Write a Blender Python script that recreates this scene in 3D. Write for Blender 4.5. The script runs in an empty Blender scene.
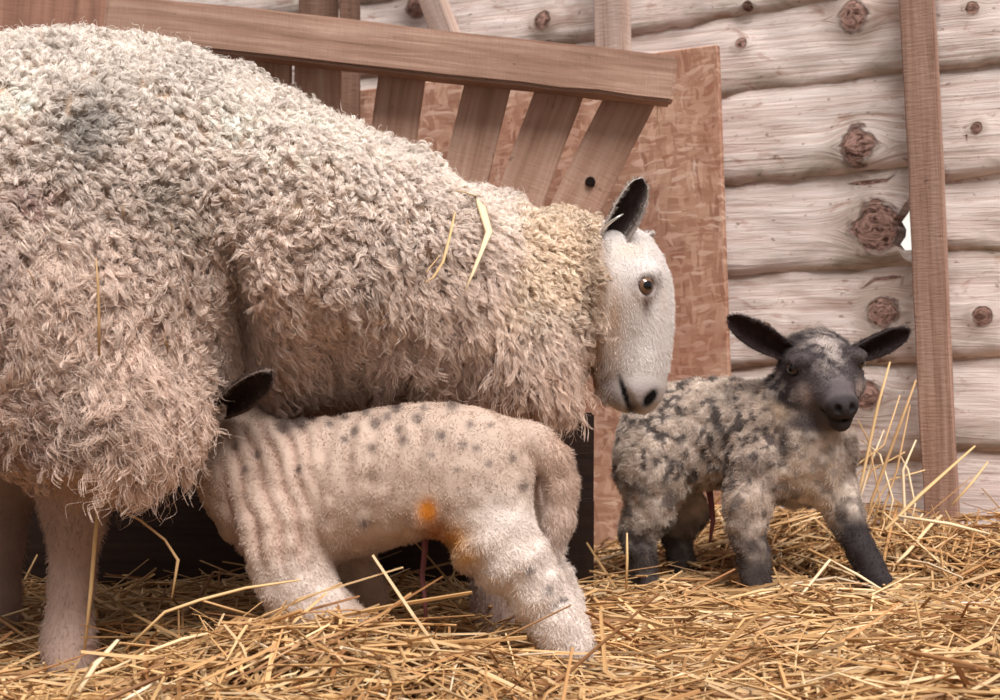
import bpy, bmesh, math, random
import numpy as np
from mathutils import Vector, Matrix

rng = np.random.default_rng(7)
random.seed(7)
SC = bpy.context.scene
COL = SC.collection

# ------------------------------------------------------------------ camera, sky, sun, exposure
FPX, CAMY, CAMZ = 1680.0, -2.1, 0.40
cam = bpy.data.cameras.new('camera')
cam.sensor_width = 36.0
cam.lens = FPX * 36.0 / 1000.0
cam.dof.use_dof = True
cam.dof.focus_distance = 2.05
cam.dof.aperture_fstop = 9.0
camo = bpy.data.objects.new('camera', cam)
COL.objects.link(camo)
camo.location = (0, CAMY, CAMZ)
camo.rotation_euler = (math.pi / 2, 0, 0)
SC.camera = camo

world = bpy.data.worlds.new('overcast_sky')
SC.world = world
world.use_nodes = True
bg = world.node_tree.nodes['Background']
bg.inputs[0].default_value = (1.0, 0.955, 0.935, 1)
bg.inputs[1].default_value = 0.29

sun = bpy.data.lights.new('sun', 'SUN')
sun.energy = 4.25
sun.angle = math.radians(38)
sun.color = (1.0, 0.95, 0.915)
suno = bpy.data.objects.new('sun', sun)
COL.objects.link(suno)
suno.rotation_euler = Vector((-0.22, 0.58, -0.98)).to_track_quat('-Z', 'Y').to_euler()

vs = SC.view_settings
vs.view_transform = 'Standard'
vs.look = 'None'
vs.gamma = 1.0
vs.use_curve_mapping = False
vs.exposure = 0.27

# ------------------------------------------------------------------ general helpers
def P(px, py, Y):
    d = Y - CAMY
    return np.array([(px - 500.0) / FPX * d, Y, CAMZ - (py - 350.0) / FPX * d])

def to_px(v):
    v = np.asarray(v)
    d = v[..., 1] - CAMY
    return 500 + v[..., 0] / d * FPX, 350 - (v[..., 2] - CAMZ) / d * FPX

def sstep(a, b, x):
    t = np.clip((x - a) / (b - a), 0, 1)
    return t * t * (3 - 2 * t)

def hash3(i, j, k, seed=0):
    n = (i * 374761393 + j * 668265263 + k * 2147483647 + seed * 974634777) & 0xFFFFFFFF
    n = ((n ^ (n >> 13)) * 1274126177) & 0xFFFFFFFF
    n = ((n ^ (n >> 16)) * 2246822519) & 0xFFFFFFFF
    return ((n ^ (n >> 15)) & 0xFFFFFF) / float(0xFFFFFF)

def noise(p, freq, seed=0):
    p = np.asarray(p, dtype=np.float64) * freq + 1000.0
    i = np.floor(p).astype(np.int64)
    f = p - i
    f = f * f * (3 - 2 * f)
    out = 0
    for a in (0, 1):
        for b in (0, 1):
            for c in (0, 1):
                w = (f[..., 0] if a else 1 - f[..., 0]) * (f[..., 1] if b else 1 - f[..., 1]) * (f[..., 2] if c else 1 - f[..., 2])
                out = out + w * hash3(i[..., 0] + a, i[..., 1] + b, i[..., 2] + c, seed)
    return out

def fbm(p, freq, seed=0, octv=3):
    o, a, s = 0, 0.5, 0
    for q in range(octv):
        o = o + a * noise(p, freq * 2 ** q, seed + q)
        s += a
        a *= 0.5
    return o / s

def srgb(r, g, b):
    def l(c):
        c = c / 255.0
        return c / 12.92 if c <= 0.04045 else ((c + 0.055) / 1.055) ** 2.4
    return np.array([l(r), l(g), l(b)])

def nrm(v):
    v = np.asarray(v, dtype=np.float64)
    return v / (np.linalg.norm(v, axis=-1, keepdims=True) + 1e-12)

def tag(o, label=None, cat=None, group=None, kind=None):
    if label: o['label'] = label
    if cat: o['category'] = cat
    if group: o['group'] = group
    if kind: o['kind'] = kind
    return o

def empty(name, loc=(0, 0, 0)):
    o = bpy.data.objects.new(name, None)
    o.empty_display_size = 0.05
    COL.objects.link(o)
    o.location = loc
    return o

def put(o, parent=None):
    COL.objects.link(o)
    if parent is not None:
        o.parent = parent
        o.matrix_parent_inverse = Matrix.Translation(-Vector(parent.location))
    return o

def mesh_obj(name, verts, faces, mat, parent=None, smooth=True, cols=None, fattr=None):
    me = bpy.data.meshes.new(name)
    verts = np.asarray(verts, dtype=np.float64)
    me.from_pydata(verts.tolist(), [], faces if isinstance(faces, list) else faces.tolist())
    if smooth:
        me.polygons.foreach_set('use_smooth', np.ones(len(me.polygons), dtype=bool))
    if cols is not None:
        a = me.attributes.new('Col', 'FLOAT_COLOR', 'POINT')
        c4 = np.ones((len(verts), 4), dtype=np.float32)
        c4[:, :3] = cols
        a.data.foreach_set('color', c4.ravel())
    if fattr:
        for k, v in fattr.items():
            a = me.attributes.new(k, 'FLOAT', 'POINT')
            a.data.foreach_set('value', np.asarray(v, dtype=np.float32))
    me.update()
    if mat: me.materials.append(mat)
    return put(bpy.data.objects.new(name, me), parent)

# ------------------------------------------------------------------ materials
class NT:
    def __init__(s, name, rough=0.8, spec=0.3):
        s.m = bpy.data.materials.new(name)
        s.m.use_nodes = True
        s.t = s.m.node_tree
        s.b = s.t.nodes['Principled BSDF']
        s.b.inputs['Roughness'].default_value = rough
        s.b.inputs['Specular IOR Level'].default_value = spec
    def n(s, typ, **kw):
        nd = s.t.nodes.new('ShaderNode' + typ)
        for k, v in kw.items():
            setattr(nd, k, v)
        return nd
    def l(s, a, b):
        s.t.links.new(a, b)
    def set(s, sock, v):
        if isinstance(v, bpy.types.NodeSocket): s.l(v, sock)
        else: sock.default_value = v
    def math(s, op, a, b=0.0, clamp=False):
        nd = s.n('Math', operation=op, use_clamp=clamp)
        s.set(nd.inputs[0], a); s.set(nd.inputs[1], b)
        return nd.outputs[0]
    def mix(s, f, a, b, blend='MIX'):
        nd = s.n('Mix', data_type='RGBA', blend_type=blend)
        s.set(nd.inputs[0], f)
        for k, v in ((6, a), (7, b)):
            if isinstance(v, bpy.types.NodeSocket): s.l(v, nd.inputs[k])
            else: nd.inputs[k].default_value = (v[0], v[1], v[2], 1)
        return nd.outputs[2]
    def coords(s, scale=(1, 1, 1), rot=(0, 0, 0), kind='Object', src=None):
        mp = s.n('Mapping')
        mp.inputs['Scale'].default_value = scale
        mp.inputs['Rotation'].default_value = rot
        if src is None:
            src = s.n('TexCoord').outputs[kind]
        s.l(src, mp.inputs['Vector'])
        return mp.outputs[0]
    def noise(s, vec, scale, detail=3, rough=0.6, dist=0.0):
        nd = s.n('TexNoise')
        nd.inputs['Scale'].default_value = scale
        nd.inputs['Detail'].default_value = detail
        nd.inputs['Roughness'].default_value = rough
        nd.inputs['Distortion'].default_value = dist
        s.l(vec, nd.inputs['Vector'])
        return nd.outputs['Fac']
    def ramp(s, f, stops):
        nd = s.n('ValToRGB')
        el = nd.color_ramp.elements
        while len(el) < len(stops): el.new(0.5)
        for e, (p, c) in zip(el, stops):
            e.position = p
            e.color = (c[0], c[1], c[2], 1) if not np.isscalar(c) else (c, c, c, 1)
        s.l(f, nd.inputs[0])
        return nd.outputs[0]
    def attr(s, name, out='Fac'):
        nd = s.n('Attribute', attribute_name=name)
        return nd.outputs[out]
    def bump(s, h, strength=0.4, dist=0.01):
        nd = s.n('Bump')
        nd.inputs['Strength'].default_value = strength
        nd.inputs['Distance'].default_value = dist
        s.l(h, nd.inputs['Height'])
        s.l(nd.outputs[0], s.b.inputs['Normal'])
    def color(s, c):
        s.set(s.b.inputs['Base Color'], c if isinstance(c, bpy.types.NodeSocket) else (c[0], c[1], c[2], 1))
        return s.m

def mat_vcol(name, rough=0.8, spec=0.2, bump=0.0, bscale=200):
    t = NT(name, rough, spec)
    c = t.attr('Col', 'Color')
    if bump:
        t.bump(t.noise(t.coords(), bscale, 4), bump, 0.004)
    t.l(c, t.b.inputs['Base Color'])
    return t.m

def mat_wood(name, dark, mid, light, axis=0, gscale=60, rough=0.75, rot=(0, 0, 0)):
    """sawn timber, grain along the local axis"""
    t = NT(name, rough, 0.25)
    sc = [gscale, gscale, gscale]
    sc[axis] = gscale * 0.05
    info = t.n('ObjectInfo').outputs['Random']
    tc = t.n('TexCoord').outputs['Object']
    off = t.n('VectorMath', operation='ADD')
    cmb = t.n('CombineXYZ')
    for q in range(3): t.l(t.math('MULTIPLY', info, 7.0 + q), cmb.inputs[q])
    t.l(tc, off.inputs[0]); t.l(cmb.outputs[0], off.inputs[1])
    g = t.noise(t.coords(tuple(sc), rot, src=off.outputs[0]), 1.0, 5, 0.65, 0.4)
    saw = [gscale * 0.6] * 3
    saw[axis] = gscale * 4.0
    fine = t.noise(t.coords(tuple(saw), rot, src=off.outputs[0]), 1.0, 2, 0.5)
    big = t.noise(t.coords((6, 6, 6), rot, src=off.outputs[0]), 1.0, 3, 0.6)
    c = t.ramp(g, [(0.28, dark), (0.5, mid), (0.72, light)])
    c = t.mix(t.math('MULTIPLY', fine, 0.35), c, np.array(mid) * 0.75)
    c = t.mix(t.ramp(big, [(0.35, 0.0), (0.7, 0.5)]), c, np.array(dark) * 1.1)
    spots = t.noise(t.coords((25, 25, 25), rot, src=off.outputs[0]), 1.0, 3, 0.7)
    c = t.mix(t.ramp(spots, [(0.66, 0.0), (0.74, 0.8)]), c, np.array(dark) * 0.45)
    t.color(c)
    t.bump(t.math('ADD', g, t.math('MULTIPLY', fine, 0.5)), 0.5, 0.004)
    return t.m

# ------------------------------------------------------------------ straw heap height
def heap(x, y):
    x = np.asarray(x, dtype=np.float64); y = np.asarray(y, dtype=np.float64)
    h = 0.045 + 0.0 * x
    h = h + 0.105 * sstep(0.0, 0.34, y - 0.28 + 0.42 * (x - 0.5)) * sstep(0.1, 0.5, x)
    h = h + 0.062 * np.exp(-((x + 0.20) / 0.16) ** 2 - ((y + 0.33) / 0.08) ** 2)
    h = h - 0.012 * np.exp(-((x + 0.48) / 0.10) ** 2 - ((y + 0.33) / 0.10) ** 2) - 0.012 * np.exp(-((x - 0.07) / 0.08) ** 2 - ((y + 0.32) / 0.10) ** 2)
    h = h + 0.02 * sstep(0.15, 0.5, x) * sstep(0.3, -0.2, y)
    p = np.stack([x, y, 0 * x], -1)
    h = h + 0.035 * (fbm(p, 7.0, 3) - 0.5)
    return h

# ------------------------------------------------------------------ the setting
KW, YW = 0.6, 1.0
def wall_pt(px, py, off=0.0):
    q = (px - 500.0) / FPX
    d = (YW - CAMY) / (1 + KW * q)
    X = q * d
    return np.array([X, d + CAMY, CAMZ - (py - 350.0) / FPX * d])
WT = nrm(np.array([1.0, -KW, 0]))           # along the wall to the right
WN = nrm(np.array([-KW, -1.0, 0]))          # out of the wall towards the pen
WO = np.array([0.0, YW, 0.0])

def wall_s(px):
    return (wall_pt(px, 350) - WO) @ WT
def wall_z(px, py):
    return wall_pt(px, py)[2]

def floor_mesh():
    nx, ny = 120, 90
    xs = np.linspace(-2.2, 2.0, nx); ys = np.linspace(-1.9, 2.2, ny)
    X, Y = np.meshgrid(xs, ys, indexing='ij')
    Z = heap(X, Y) - 0.03
    v = np.stack([X, Y, Z], -1).reshape(-1, 3)
    i, j = np.meshgrid(np.arange(nx - 1), np.arange(ny - 1), indexing='ij')
    a = (i * ny + j).ravel()
    f = np.stack([a, a + ny, a + ny + 1, a + 1], -1)
    t = NT('trodden_straw', 0.95, 0.1)
    n1 = t.noise(t.coords((30, 90, 60)), 1.0, 5, 0.7)
    t.color(t.ramp(n1, [(0.3, srgb(58, 36, 20)), (0.55, srgb(110, 78, 45)), (0.75, srgb(165, 125, 78))]))
    t.bump(n1, 0.8, 0.02)
    o = mesh_obj('floor', v, f, t.m)
    tag(o, 'trodden brown ground under the straw bedding', kind='structure')
    return o
floor_mesh()

def mat_log():
    t = NT('weathered_log_board', 0.85, 0.15)
    info = t.n('ObjectInfo').outputs['Random']
    tc = t.n('TexCoord').outputs['UV']
    kx, kz = t.attr('kx'), t.attr('kz')
    r = t.math('SQRT', t.math('ADD', t.math('MULTIPLY', kx, kx), t.math('MULTIPLY', kz, kz)))
    kn = t.attr('kr')                                          # radius of the nearest knot
    gate = t.ramp(t.math('DIVIDE', t.attr('ka'), 8.0), [(0.30, 1.0), (0.42, 0.0)])   # only near a knot
    rr = t.math('DIVIDE', r, kn)
    # local coordinates of the board (s, 0, z) kept in attributes so that grain runs along it
    cmb = t.n('CombineXYZ')
    ls, lz = t.attr('ls'), t.attr('lz')
    wob = t.math('MULTIPLY', gate, t.math('POWER', 2.718, t.math('MULTIPLY', t.math('MULTIPLY', rr, rr), -0.6)))
    wob = t.math('MULTIPLY', wob, t.math('MULTIPLY', kn, 1.1))
    sign = t.math('SIGN', kz)
    z2 = t.math('SUBTRACT', lz, t.math('MULTIPLY', wob, sign))
    t.l(ls, cmb.inputs[0]); t.l(t.math('MULTIPLY', info, 13.0), cmb.inputs[1]); t.l(z2, cmb.inputs[2])
    v = cmb.outputs[0]
    g = t.noise(t.coords((5, 1, 95), src=v), 1.0, 5, 0.65, 0.6)
    big = t.noise(t.coords((3.0, 1, 9), src=v), 1.0, 4, 0.65, 0.3)
    med = t.noise(t.coords((14, 1, 40), src=v), 1.0, 4, 0.7, 0.8)
    c = t.ramp(g, [(0.25, srgb(172, 142, 130)), (0.38, srgb(216, 196, 188)), (0.60, srgb(232, 218, 212)), (0.8, srgb(240, 230, 226))])
    c = t.mix(t.ramp(med, [(0.58, 0.0), (0.70, 0.65)]), c, srgb(165, 120, 100))
    c = t.mix(t.ramp(big, [(0.58, 0.0), (0.70, 0.7)]), c, srgb(150, 112, 92))
    mold = t.noise(t.coords((7, 1, 16), src=v), 1.0, 4, 0.7, 0.5)
    edge = t.attr('edge')
    c = t.mix(t.math('MULTIPLY', t.ramp(mold, [(0.42, 0.0), (0.68, 1.0)]), t.math('MULTIPLY', edge, 0.85)), c, srgb(112, 104, 70))
    specks = t.noise(t.coords((60, 1, 110), src=v), 1.0, 2, 0.5)
    c = t.mix(t.ramp(specks, [(0.67, 0.0), (0.74, 0.6)]), c, srgb(110, 78, 66))
    # knots: dark heart, rings, pale halo
    rings = t.noise(t.coords((1, 1, 1), src=v), 55.0, 3, 0.6, 1.5)
    kcol = t.mix(t.ramp(rings, [(0.35, 0.0), (0.65, 1.0)]), srgb(70, 46, 38), srgb(178, 142, 130))
    kd = t.math('ADD', rr, t.math('MULTIPLY', t.math('SUBTRACT', t.noise(t.coords((1, 1, 1), src=v), 26.0, 3, 0.55), 0.5), 1.5))
    # ramp works on 0..1: scale distance
    kd3 = t.math('DIVIDE', kd, 3.0)
    heart = t.ramp(kd3, [(0.0, 1.0), (0.31, 1.0), (0.37, 0.0)])
    rim = t.ramp(kd3, [(0.29, 0.0), (0.35, 1.0), (0.42, 0.0)])
    stain = t.ramp(kd3, [(0.3, 0.7), (0.95, 0.0)])
    heart = t.math('MULTIPLY', heart, gate); rim = t.math('MULTIPLY', rim, gate); stain = t.math('MULTIPLY', stain, gate)
    c = t.mix(t.math('MULTIPLY', stain, t.ramp(mold, [(0.35, 0.0), (0.6, 0.9)])), c, srgb(140, 118, 98))
    c = t.mix(t.math('MULTIPLY', rim, 0.75), c, srgb(74, 50, 42))
    c = t.mix(heart, c, kcol)
    t.color(c)
    t.bump(t.math('ADD', g, t.math('MULTIPLY', heart, -0.6)), 0.45, 0.008)
    return t.m
M_LOG = mat_log()

wall = empty('wall_back', (0, YW, 0))
tag(wall, 'pale weathered waney log boards of the shed wall', kind='structure')
# seams between the boards, read at two columns each: (px, py) left and right
SEAMS_L = [((640, -130), (900, -175)), ((640, -45), (900, -92)), ((650, 33), (900, -10)), ((650, 108), (905, 74)),
           ((650, 196), (905, 165)), ((650, 283), (905, 264)), ((650, 378), (905, 361)), ((650, 470), (905, 458)), ((650, 570), (905, 562)), ((650, 680), (905, 672))]
SEAMS_R = [((945, -190), (1000, -195)), ((945, -105), (1000, -110)), ((945, -22), (1000, -26)), ((945, 68), (1000, 62)), ((945, 180), (1000, 172)),
           ((945, 254), (1000, 252)), ((945, 358), (1000, 356)), ((945, 452), (1000, 450)), ((945, 565), (1000, 565)), ((945, 680), (1000, 680))]
KNOTS = [(858, 18, 15), (866, 147, 19), (880, 228, 24), (886, 312, 15), (985, 316, 8), (870, 395, 14),
         (752, 8, 5), (745, 45, 6), (980, 130, 5), (975, 10, 6), (548, 22, 9), (420, 8, 12), (770, 330, 8), (700, 150, 9)]
KN = np.array([[wall_s(k[0]), wall_z(k[0], k[1]), k[2] * 2.7 / FPX] for k in KNOTS])

def seam_fn(seam):
    (a, b), (c, d) = seam
    s0, s1 = wall_s(a), wall_s(c)
    z0, z1 = wall_z(a, b), wall_z(c, d)
    k = (z1 - z0) / (s1 - s0)
    k = max(-0.05, min(0.05, k))
    sm, zm = 0.5 * (s0 + s1), 0.5 * (z0 + z1)
    return lambda s: zm + k * (s - sm)

def log_board(idx, zt, zb, s0, s1, end_fn=None, side=''):
    ns, nz = max(12, int((s1 - s0) / 0.02)), 16
    s = np.linspace(s0, s1, ns)
    top = zt(s) + 0.022
    bot = zb(s)
    pn = np.stack([s, 0 * s + idx * 3.1, 0 * s], -1)
    bot = bot + 0.018 * (fbm(pn, 6, 11) - 0.5) + 0.006 * (noise(pn, 40, 12) - 0.5)
    verts, uvz, sa, fr = [], [], [], []
    v = np.linspace(0, 1, nz)
    for layer in (0, 1):
        for i in range(ns):
            for j in range(nz):
                zz = bot[i] + (top[i] - bot[i]) * v[j]
                ss = s[i]
                if end_fn is not None:
                    ss = min(ss, end_fn(zz))
                if layer == 0:
                    w = v[j]
                    bulge = 0.007 * (1 - abs(2 * w - 0.9) ** 3.6) + 0.013 * (1 - w)
                    bulge += 0.010 * (noise(np.array([ss, idx * 1.7, zz]), 9, 5) - 0.5) + 0.006 * (noise(np.array([ss * 0.5, idx, zz]), 45, 6) - 0.5)
                    for k in KN:
                        q = ((ss - k[0]) ** 2 + (zz - k[1]) ** 2) / (k[2] * 1.4) ** 2
                        if q < 6: bulge += 0.012 * math.exp(-q)
                    if j == 0: bulge -= 0.006
                else:
                    bulge = -0.02
                verts.append(WO + WT * ss + WN * bulge + np.array([0, 0, zz]))
                sa.append(ss); uvz.append(zz); fr.append(v[j])
    f = []
    N = ns * nz
    for i in range(ns - 1):
        for j in range(nz - 1):
            a = i * nz + j
            f.append((a, a + nz, a + nz + 1, a + 1))
            f.append((N + a, N + a + 1, N + a + nz + 1, N + a + nz))
        a = i * nz
        f.append((a, N + a, N + a + nz, a + nz))
        a = i * nz + nz - 1
        f.append((a, a + nz, N + a + nz, N + a))
    for j in range(nz - 1):
        f.append((j, j + 1, N + j + 1, N + j))
        a = (ns - 1) * nz + j
        f.append((a, N + a, N + a + 1, a + 1))
    sa = np.array(sa); uvz = np.array(uvz); fr = np.array(fr)
    d = np.sqrt((sa[:, None] - KN[None, :, 0]) ** 2 + (uvz[:, None] - KN[None, :, 1]) ** 2) / KN[None, :, 2]
    ki = np.argmin(d, 1)
    edge = np.clip(np.maximum(1 - fr * 3.2, (fr - 0.72) * 3.5), 0, 1)
    mesh_obj('log_board', verts, f, M_LOG, wall,
             fattr={'kx': sa - KN[ki, 0], 'kz': uvz - KN[ki, 1], 'kr': KN[ki, 2], 'ka': np.minimum(d.min(1), 8.0), 'ls': sa, 'lz': uvz, 'edge': edge})

sL0, sJ, sR1 = -2.6, wall_s(926), wall_s(1300)
for i in range(len(SEAMS_L) - 1):
    zt, zb = seam_fn(SEAMS_L[i]), seam_fn(SEAMS_L[i + 1])
    if i == 4:      # rotten end of this board leaves a gap to the daylight beside the post
        za, zc = wall_z(908, 197), wall_z(908, 262)
        se = wall_s(903)
        def end_fn(z, za=za, zc=zc, se=se):
            u = (z - zc) / (za - zc)
            if u < 0.05 or u > 0.97: return se + 0.05
            return se + 0.004 - 0.012 * math.sin(u * 3.1) * (1.2 - u) + 0.006 * math.sin(u * 17)
        log_board(i, zt, zb, sL0, sJ, end_fn)
    else:
        log_board(i, zt, zb, sL0, sJ)
for i in range(len(SEAMS_R) - 1):
    log_board(i + 20, seam_fn(SEAMS_R[i]), seam_fn(SEAMS_R[i + 1]), sJ + 0.008, sR1)

# white panel added outside so the gap beside the post shows bright
def add_gap_panel():
    bm = bmesh.new()
    bmesh.ops.create_grid(bm, x_segments=12, y_segments=6, size=1.0)
    for vtx in bm.verts:
        vtx.co = Vector((1.2 + vtx.co.x * 2.6, 4.2 + 0.02 * (noise(np.array(vtx.co), 3, 2) - 0.5), 0.75 + vtx.co.y * 0.8))
    bmesh.ops.solidify(bm, geom=list(bm.faces), thickness=0.2)
    me = bpy.data.meshes.new('gap_panel'); bm.to_mesh(me); bm.free()
    t = NT('gap_panel_white', 0.9, 0.1)
    n1 = t.noise(t.coords((3, 3, 3)), 1.0, 4, 0.6)
    me.materials.append(t.color(t.ramp(n1, [(0.3, srgb(236, 234, 226)), (0.7, srgb(250, 250, 246))])))
    return tag(put(bpy.data.objects.new('gap_panel', me)), 'plain white panel added outside to brighten the gap beside the post', kind='structure')
add_gap_panel()

# ------------------------------------------------------------------ timber: boards from a line between two points
def plank(name, a, b, w, th, mat, parent=None, facing=(0, -1, 0), bev=0.003, wob=0.0, roll=0.0):
    """plank from a to b (3D end points on its front face middle line), width w across, thickness th behind the face"""
    a = Vector(a); b = Vector(b)
    x = (b - a).normalized()
    n = Vector(facing)
    n = (n - x * n.dot(x)).normalized()
    n = Matrix.Rotation(roll, 3, x) @ n
    y = n.cross(x).normalized()
    L = (b - a).length
    bm = bmesh.new()
    nseg = max(2, int(L / 0.06))
    rings = []
    for i in range(nseg + 1):
        t = i / nseg
        dx = wob * (noise(np.array([t * L, L, 0.3]), 8, 21) - 0.5)
        dy = wob * (noise(np.array([t * L, L, 5.3]), 8, 22) - 0.5)
        ring = []
        for (u, v) in ((-0.5, 0), (0.5, 0), (0.5, -1), (-0.5, -1)):
            e = wob * 0.7 * (noise(np.array([t * L, u * 4 + L, v * 3.0]), 14, 23) - 0.5)
            ring.append(bm.verts.new((t * L - L / 2, u * w + dx + e, v * th + dy)))
        rings.append(ring)
    for i in range(nseg):
        for q in range(4):
            bm.faces.new((rings[i][q], rings[i + 1][q], rings[i + 1][(q + 1) % 4], rings[i][(q + 1) % 4]))
    bm.faces.new(rings[0]); bm.faces.new(rings[-1][::-1])
    bmesh.ops.recalc_face_normals(bm, faces=bm.faces)
    if bev:
        sharp = [e for e in bm.edges if len(e.link_faces) == 2 and e.calc_face_angle(0) > 0.7]
        bmesh.ops.bevel(bm, geom=sharp, offset=bev, segments=2, affect='EDGES')
    me = bpy.data.meshes.new(name)
    bm.to_mesh(me); bm.free()
    me.polygons.foreach_set('use_smooth', np.zeros(len(me.polygons), dtype=bool))
    me.materials.append(mat)
    o = bpy.data.objects.new(name, me)
    COL.objects.link(o)
    M = Matrix((x, y, n)).transposed().to_4x4()
    M.translation = (a + b) / 2
    if parent is not None:
        o.parent = parent
        o.matrix_parent_inverse = Matrix.Translation(-Vector(parent.location))
    o.matrix_basis = M
    return o

W_RAIL = mat_wood('sawn_rail_timber', srgb(116, 86, 70), srgb(166, 132, 114), srgb(196, 166, 148), 0, 70)
W_SLAT = mat_wood('sawn_slat_timber', srgb(144, 108, 89), srgb(196, 158, 138), srgb(216, 186, 168), 0, 60)
W_POST = mat_wood('sawn_post_timber', srgb(126, 96, 82), srgb(168, 134, 118), srgb(188, 158, 144), 0, 80)
W_DARK = mat_wood('old_brown_timber', srgb(82, 58, 46), srgb(124, 94, 78), srgb(150, 120, 104), 0, 60)
W_PALE = mat_wood('pale_batten_timber', srgb(150, 122, 108), srgb(196, 172, 160), srgb(214, 194, 184), 0, 60)
W_SHEET = mat_wood('brown_board_timber', srgb(96, 64, 50), srgb(146, 106, 88), srgb(172, 132, 112), 0, 40)

W_SHADE = mat_wood('shade_black_timber', srgb(30, 18, 14), srgb(50, 33, 26), srgb(66, 46, 37), 0, 60)  # near-black colour stands in for the shade under the ewe
# post nailed to the wall on the right
a = wall_pt(925, -60); b = wall_pt(955, 560)
post = plank('wooden_post', a + WN * 0.062, b + WN * 0.072, 32.5 * 2.68 / FPX, 0.022, W_POST, None, WN, 0.002, 0.004)
tag(post, 'upright sawn timber post fixed to the log wall behind the standing straw', 'post')

# pale battens far behind the rack
b1 = plank('wall_batten', wall_pt(624, -80) + WN * 0.075, wall_pt(630, 120) + WN * 0.075, 0.055, 0.035, W_PALE, None, WN, 0.002, 0.003)
tag(b1, 'short pale upright batten on the wall above the right end of the hay rack', 'batten')
b2 = plank('wall_batten', wall_pt(432, -40) + WN * 0.07, wall_pt(470, 60) + WN * 0.07, 0.045, 0.03, W_PALE, None, WN, 0.002, 0.003)
tag(b2, 'slanting pale batten on the wall above the middle of the hay rack', 'batten')
b3 = plank('wall_plank', P(349, -60, 0.86), P(350, 560, 0.86), 0.034, 0.04, W_DARK, None, (0, -1, 0), 0.002, 0.004)
tag(b3, 'narrow dark brown upright plank behind the hay rack right of the wide one', 'plank')
b4 = plank('wall_plank', P(318, -60, 0.92), P(318, 550, 0.92), 0.07, 0.03, W_DARK, None, (0, -1, 0), 0.002, 0.004)
tag(b4, 'wide dark brown upright plank behind the left end of the hay rack', 'plank')

# brown board leaning at the far left
lb = plank('leaning_board', P(-8, 560, 0.50), P(40, -120, 0.72), 0.30, 0.02, W_SHEET, None, (0.15, -1, 0), 0.002, 0.002)
tag(lb, 'wide brown board leaning behind the rump of the big woolly ewe', 'board')

# strand board panel behind the rack
def mat_osb():
    t = NT('strand_board', 0.7, 0.3)
    cs = []
    src = t.n('TexCoord').outputs['Object']
    def layer(rot, sc, seed):
        vo = t.n('TexVoronoi', feature='F1')
        vo.inputs['Scale'].default_value = 1.0
        nz = t.n('TexNoise'); nz.inputs['Scale'].default_value = 9.0
        t.l(src, nz.inputs['Vector'])
        va = t.n('VectorMath', operation='MULTIPLY_ADD')
        t.l(nz.outputs['Color'], va.inputs[0]); va.inputs[1].default_value = (0.05, 0.05, 0.05)
        t.l(src, va.inputs[2])
        t.l(t.coords(sc, (0, 0, rot), src=va.outputs[0]), vo.inputs['Vector'])
        return vo.outputs['Color'], vo.outputs['Distance']
    c1, d1 = layer(0.5, (30, 125, 1), 0)
    c2, d2 = layer(-0.7, (140, 36, 1), 1)
    c3, d3 = layer(1.4, (46, 170, 1), 2)
    def sep(c): 
        s = t.n('SeparateColor'); t.l(c, s.inputs[0]); return s.outputs
    a1, a2, a3 = sep(c1), sep(c2), sep(c3)
    col = t.ramp(a1[0], [(0.0, srgb(160, 118, 96)), (0.5, srgb(182, 142, 119)), (1.0, srgb(198, 160, 138))])
    col2 = t.ramp(a2[0], [(0.0, srgb(142, 100, 80)), (0.6, srgb(184, 144, 121)), (1.0, srgb(210, 172, 150))])
    col = t.mix(t.ramp(a2[1], [(0.48, 0.0), (0.52, 0.8)]), col, col2)
    col3 = t.ramp(a3[0], [(0.0, srgb(150, 100, 78)), (1.0, srgb(222, 190, 170))])
    col = t.mix(t.ramp(a3[1], [(0.72, 0.0), (0.75, 0.75)]), col, col3)
    big = t.noise(t.coords((5, 5, 5), src=src), 1.0, 3, 0.6)
    col = t.mix(t.ramp(big, [(0.4, 0.0), (0.75, 0.55)]), col, srgb(150, 92, 70))
    scr = t.noise(t.coords((30, 9, 5), (0, 0, 0.5), src=src), 1.0, 4, 0.75)
    col = t.mix(t.ramp(scr, [(0.62, 0.0), (0.70, 0.6)]), col, srgb(232, 208, 192))
    t.color(col)
    t.bump(t.math('ADD', a1[0], a3[0]), 0.35, 0.003)
    return t.m
M_OSB = mat_osb()
def panel(name, pts, th, mat, label, cat):
    """flat sheet with four corner points (front face), thickness away from the camera side"""
    p = [Vector(q) for q in pts]
    x = (p[1] - p[0]).normalized()
    n = x.cross(p[3] - p[0]).normalized()
    if n.y > 0: n = -n
    y = n.cross(x)
    c = sum(p, Vector()) / 4
    M = Matrix((x, y, n)).transposed().to_4x4(); M.translation = c
    Mi = M.inverted()
    loc = [Mi @ q for q in p]
    bm = bmesh.new()
    vf = [bm.verts.new((q.x, q.y, 0)) for q in loc]
    vb = [bm.verts.new((q.x, q.y, -th)) for q in loc]
    bm.faces.new(vf); bm.faces.new(vb[::-1])
    for i in range(4):
        bm.faces.new((vf[i], vb[i], vb[(i + 1) % 4], vf[(i + 1) % 4]))
    bmesh.ops.recalc_face_normals(bm, faces=bm.faces)
    bmesh.ops.bevel(bm, geom=list(bm.edges), offset=0.002, segments=1, affect='EDGES')
    me = bpy.data.meshes.new(name); bm.to_mesh(me); bm.free()
    me.materials.append(mat)
    o = bpy.data.objects.new(name, me); COL.objects.link(o)
    o.matrix_world = M
    return tag(o, label, cat)
panel('strand_board', [P(342, 92, 0.95), P(717, 44, 0.695), P(738, 600, 0.695), P(342, 600, 0.95)], 0.018, M_OSB,
      'reddish strand board panel standing against the log wall behind the hay rack', 'panel')

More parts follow.
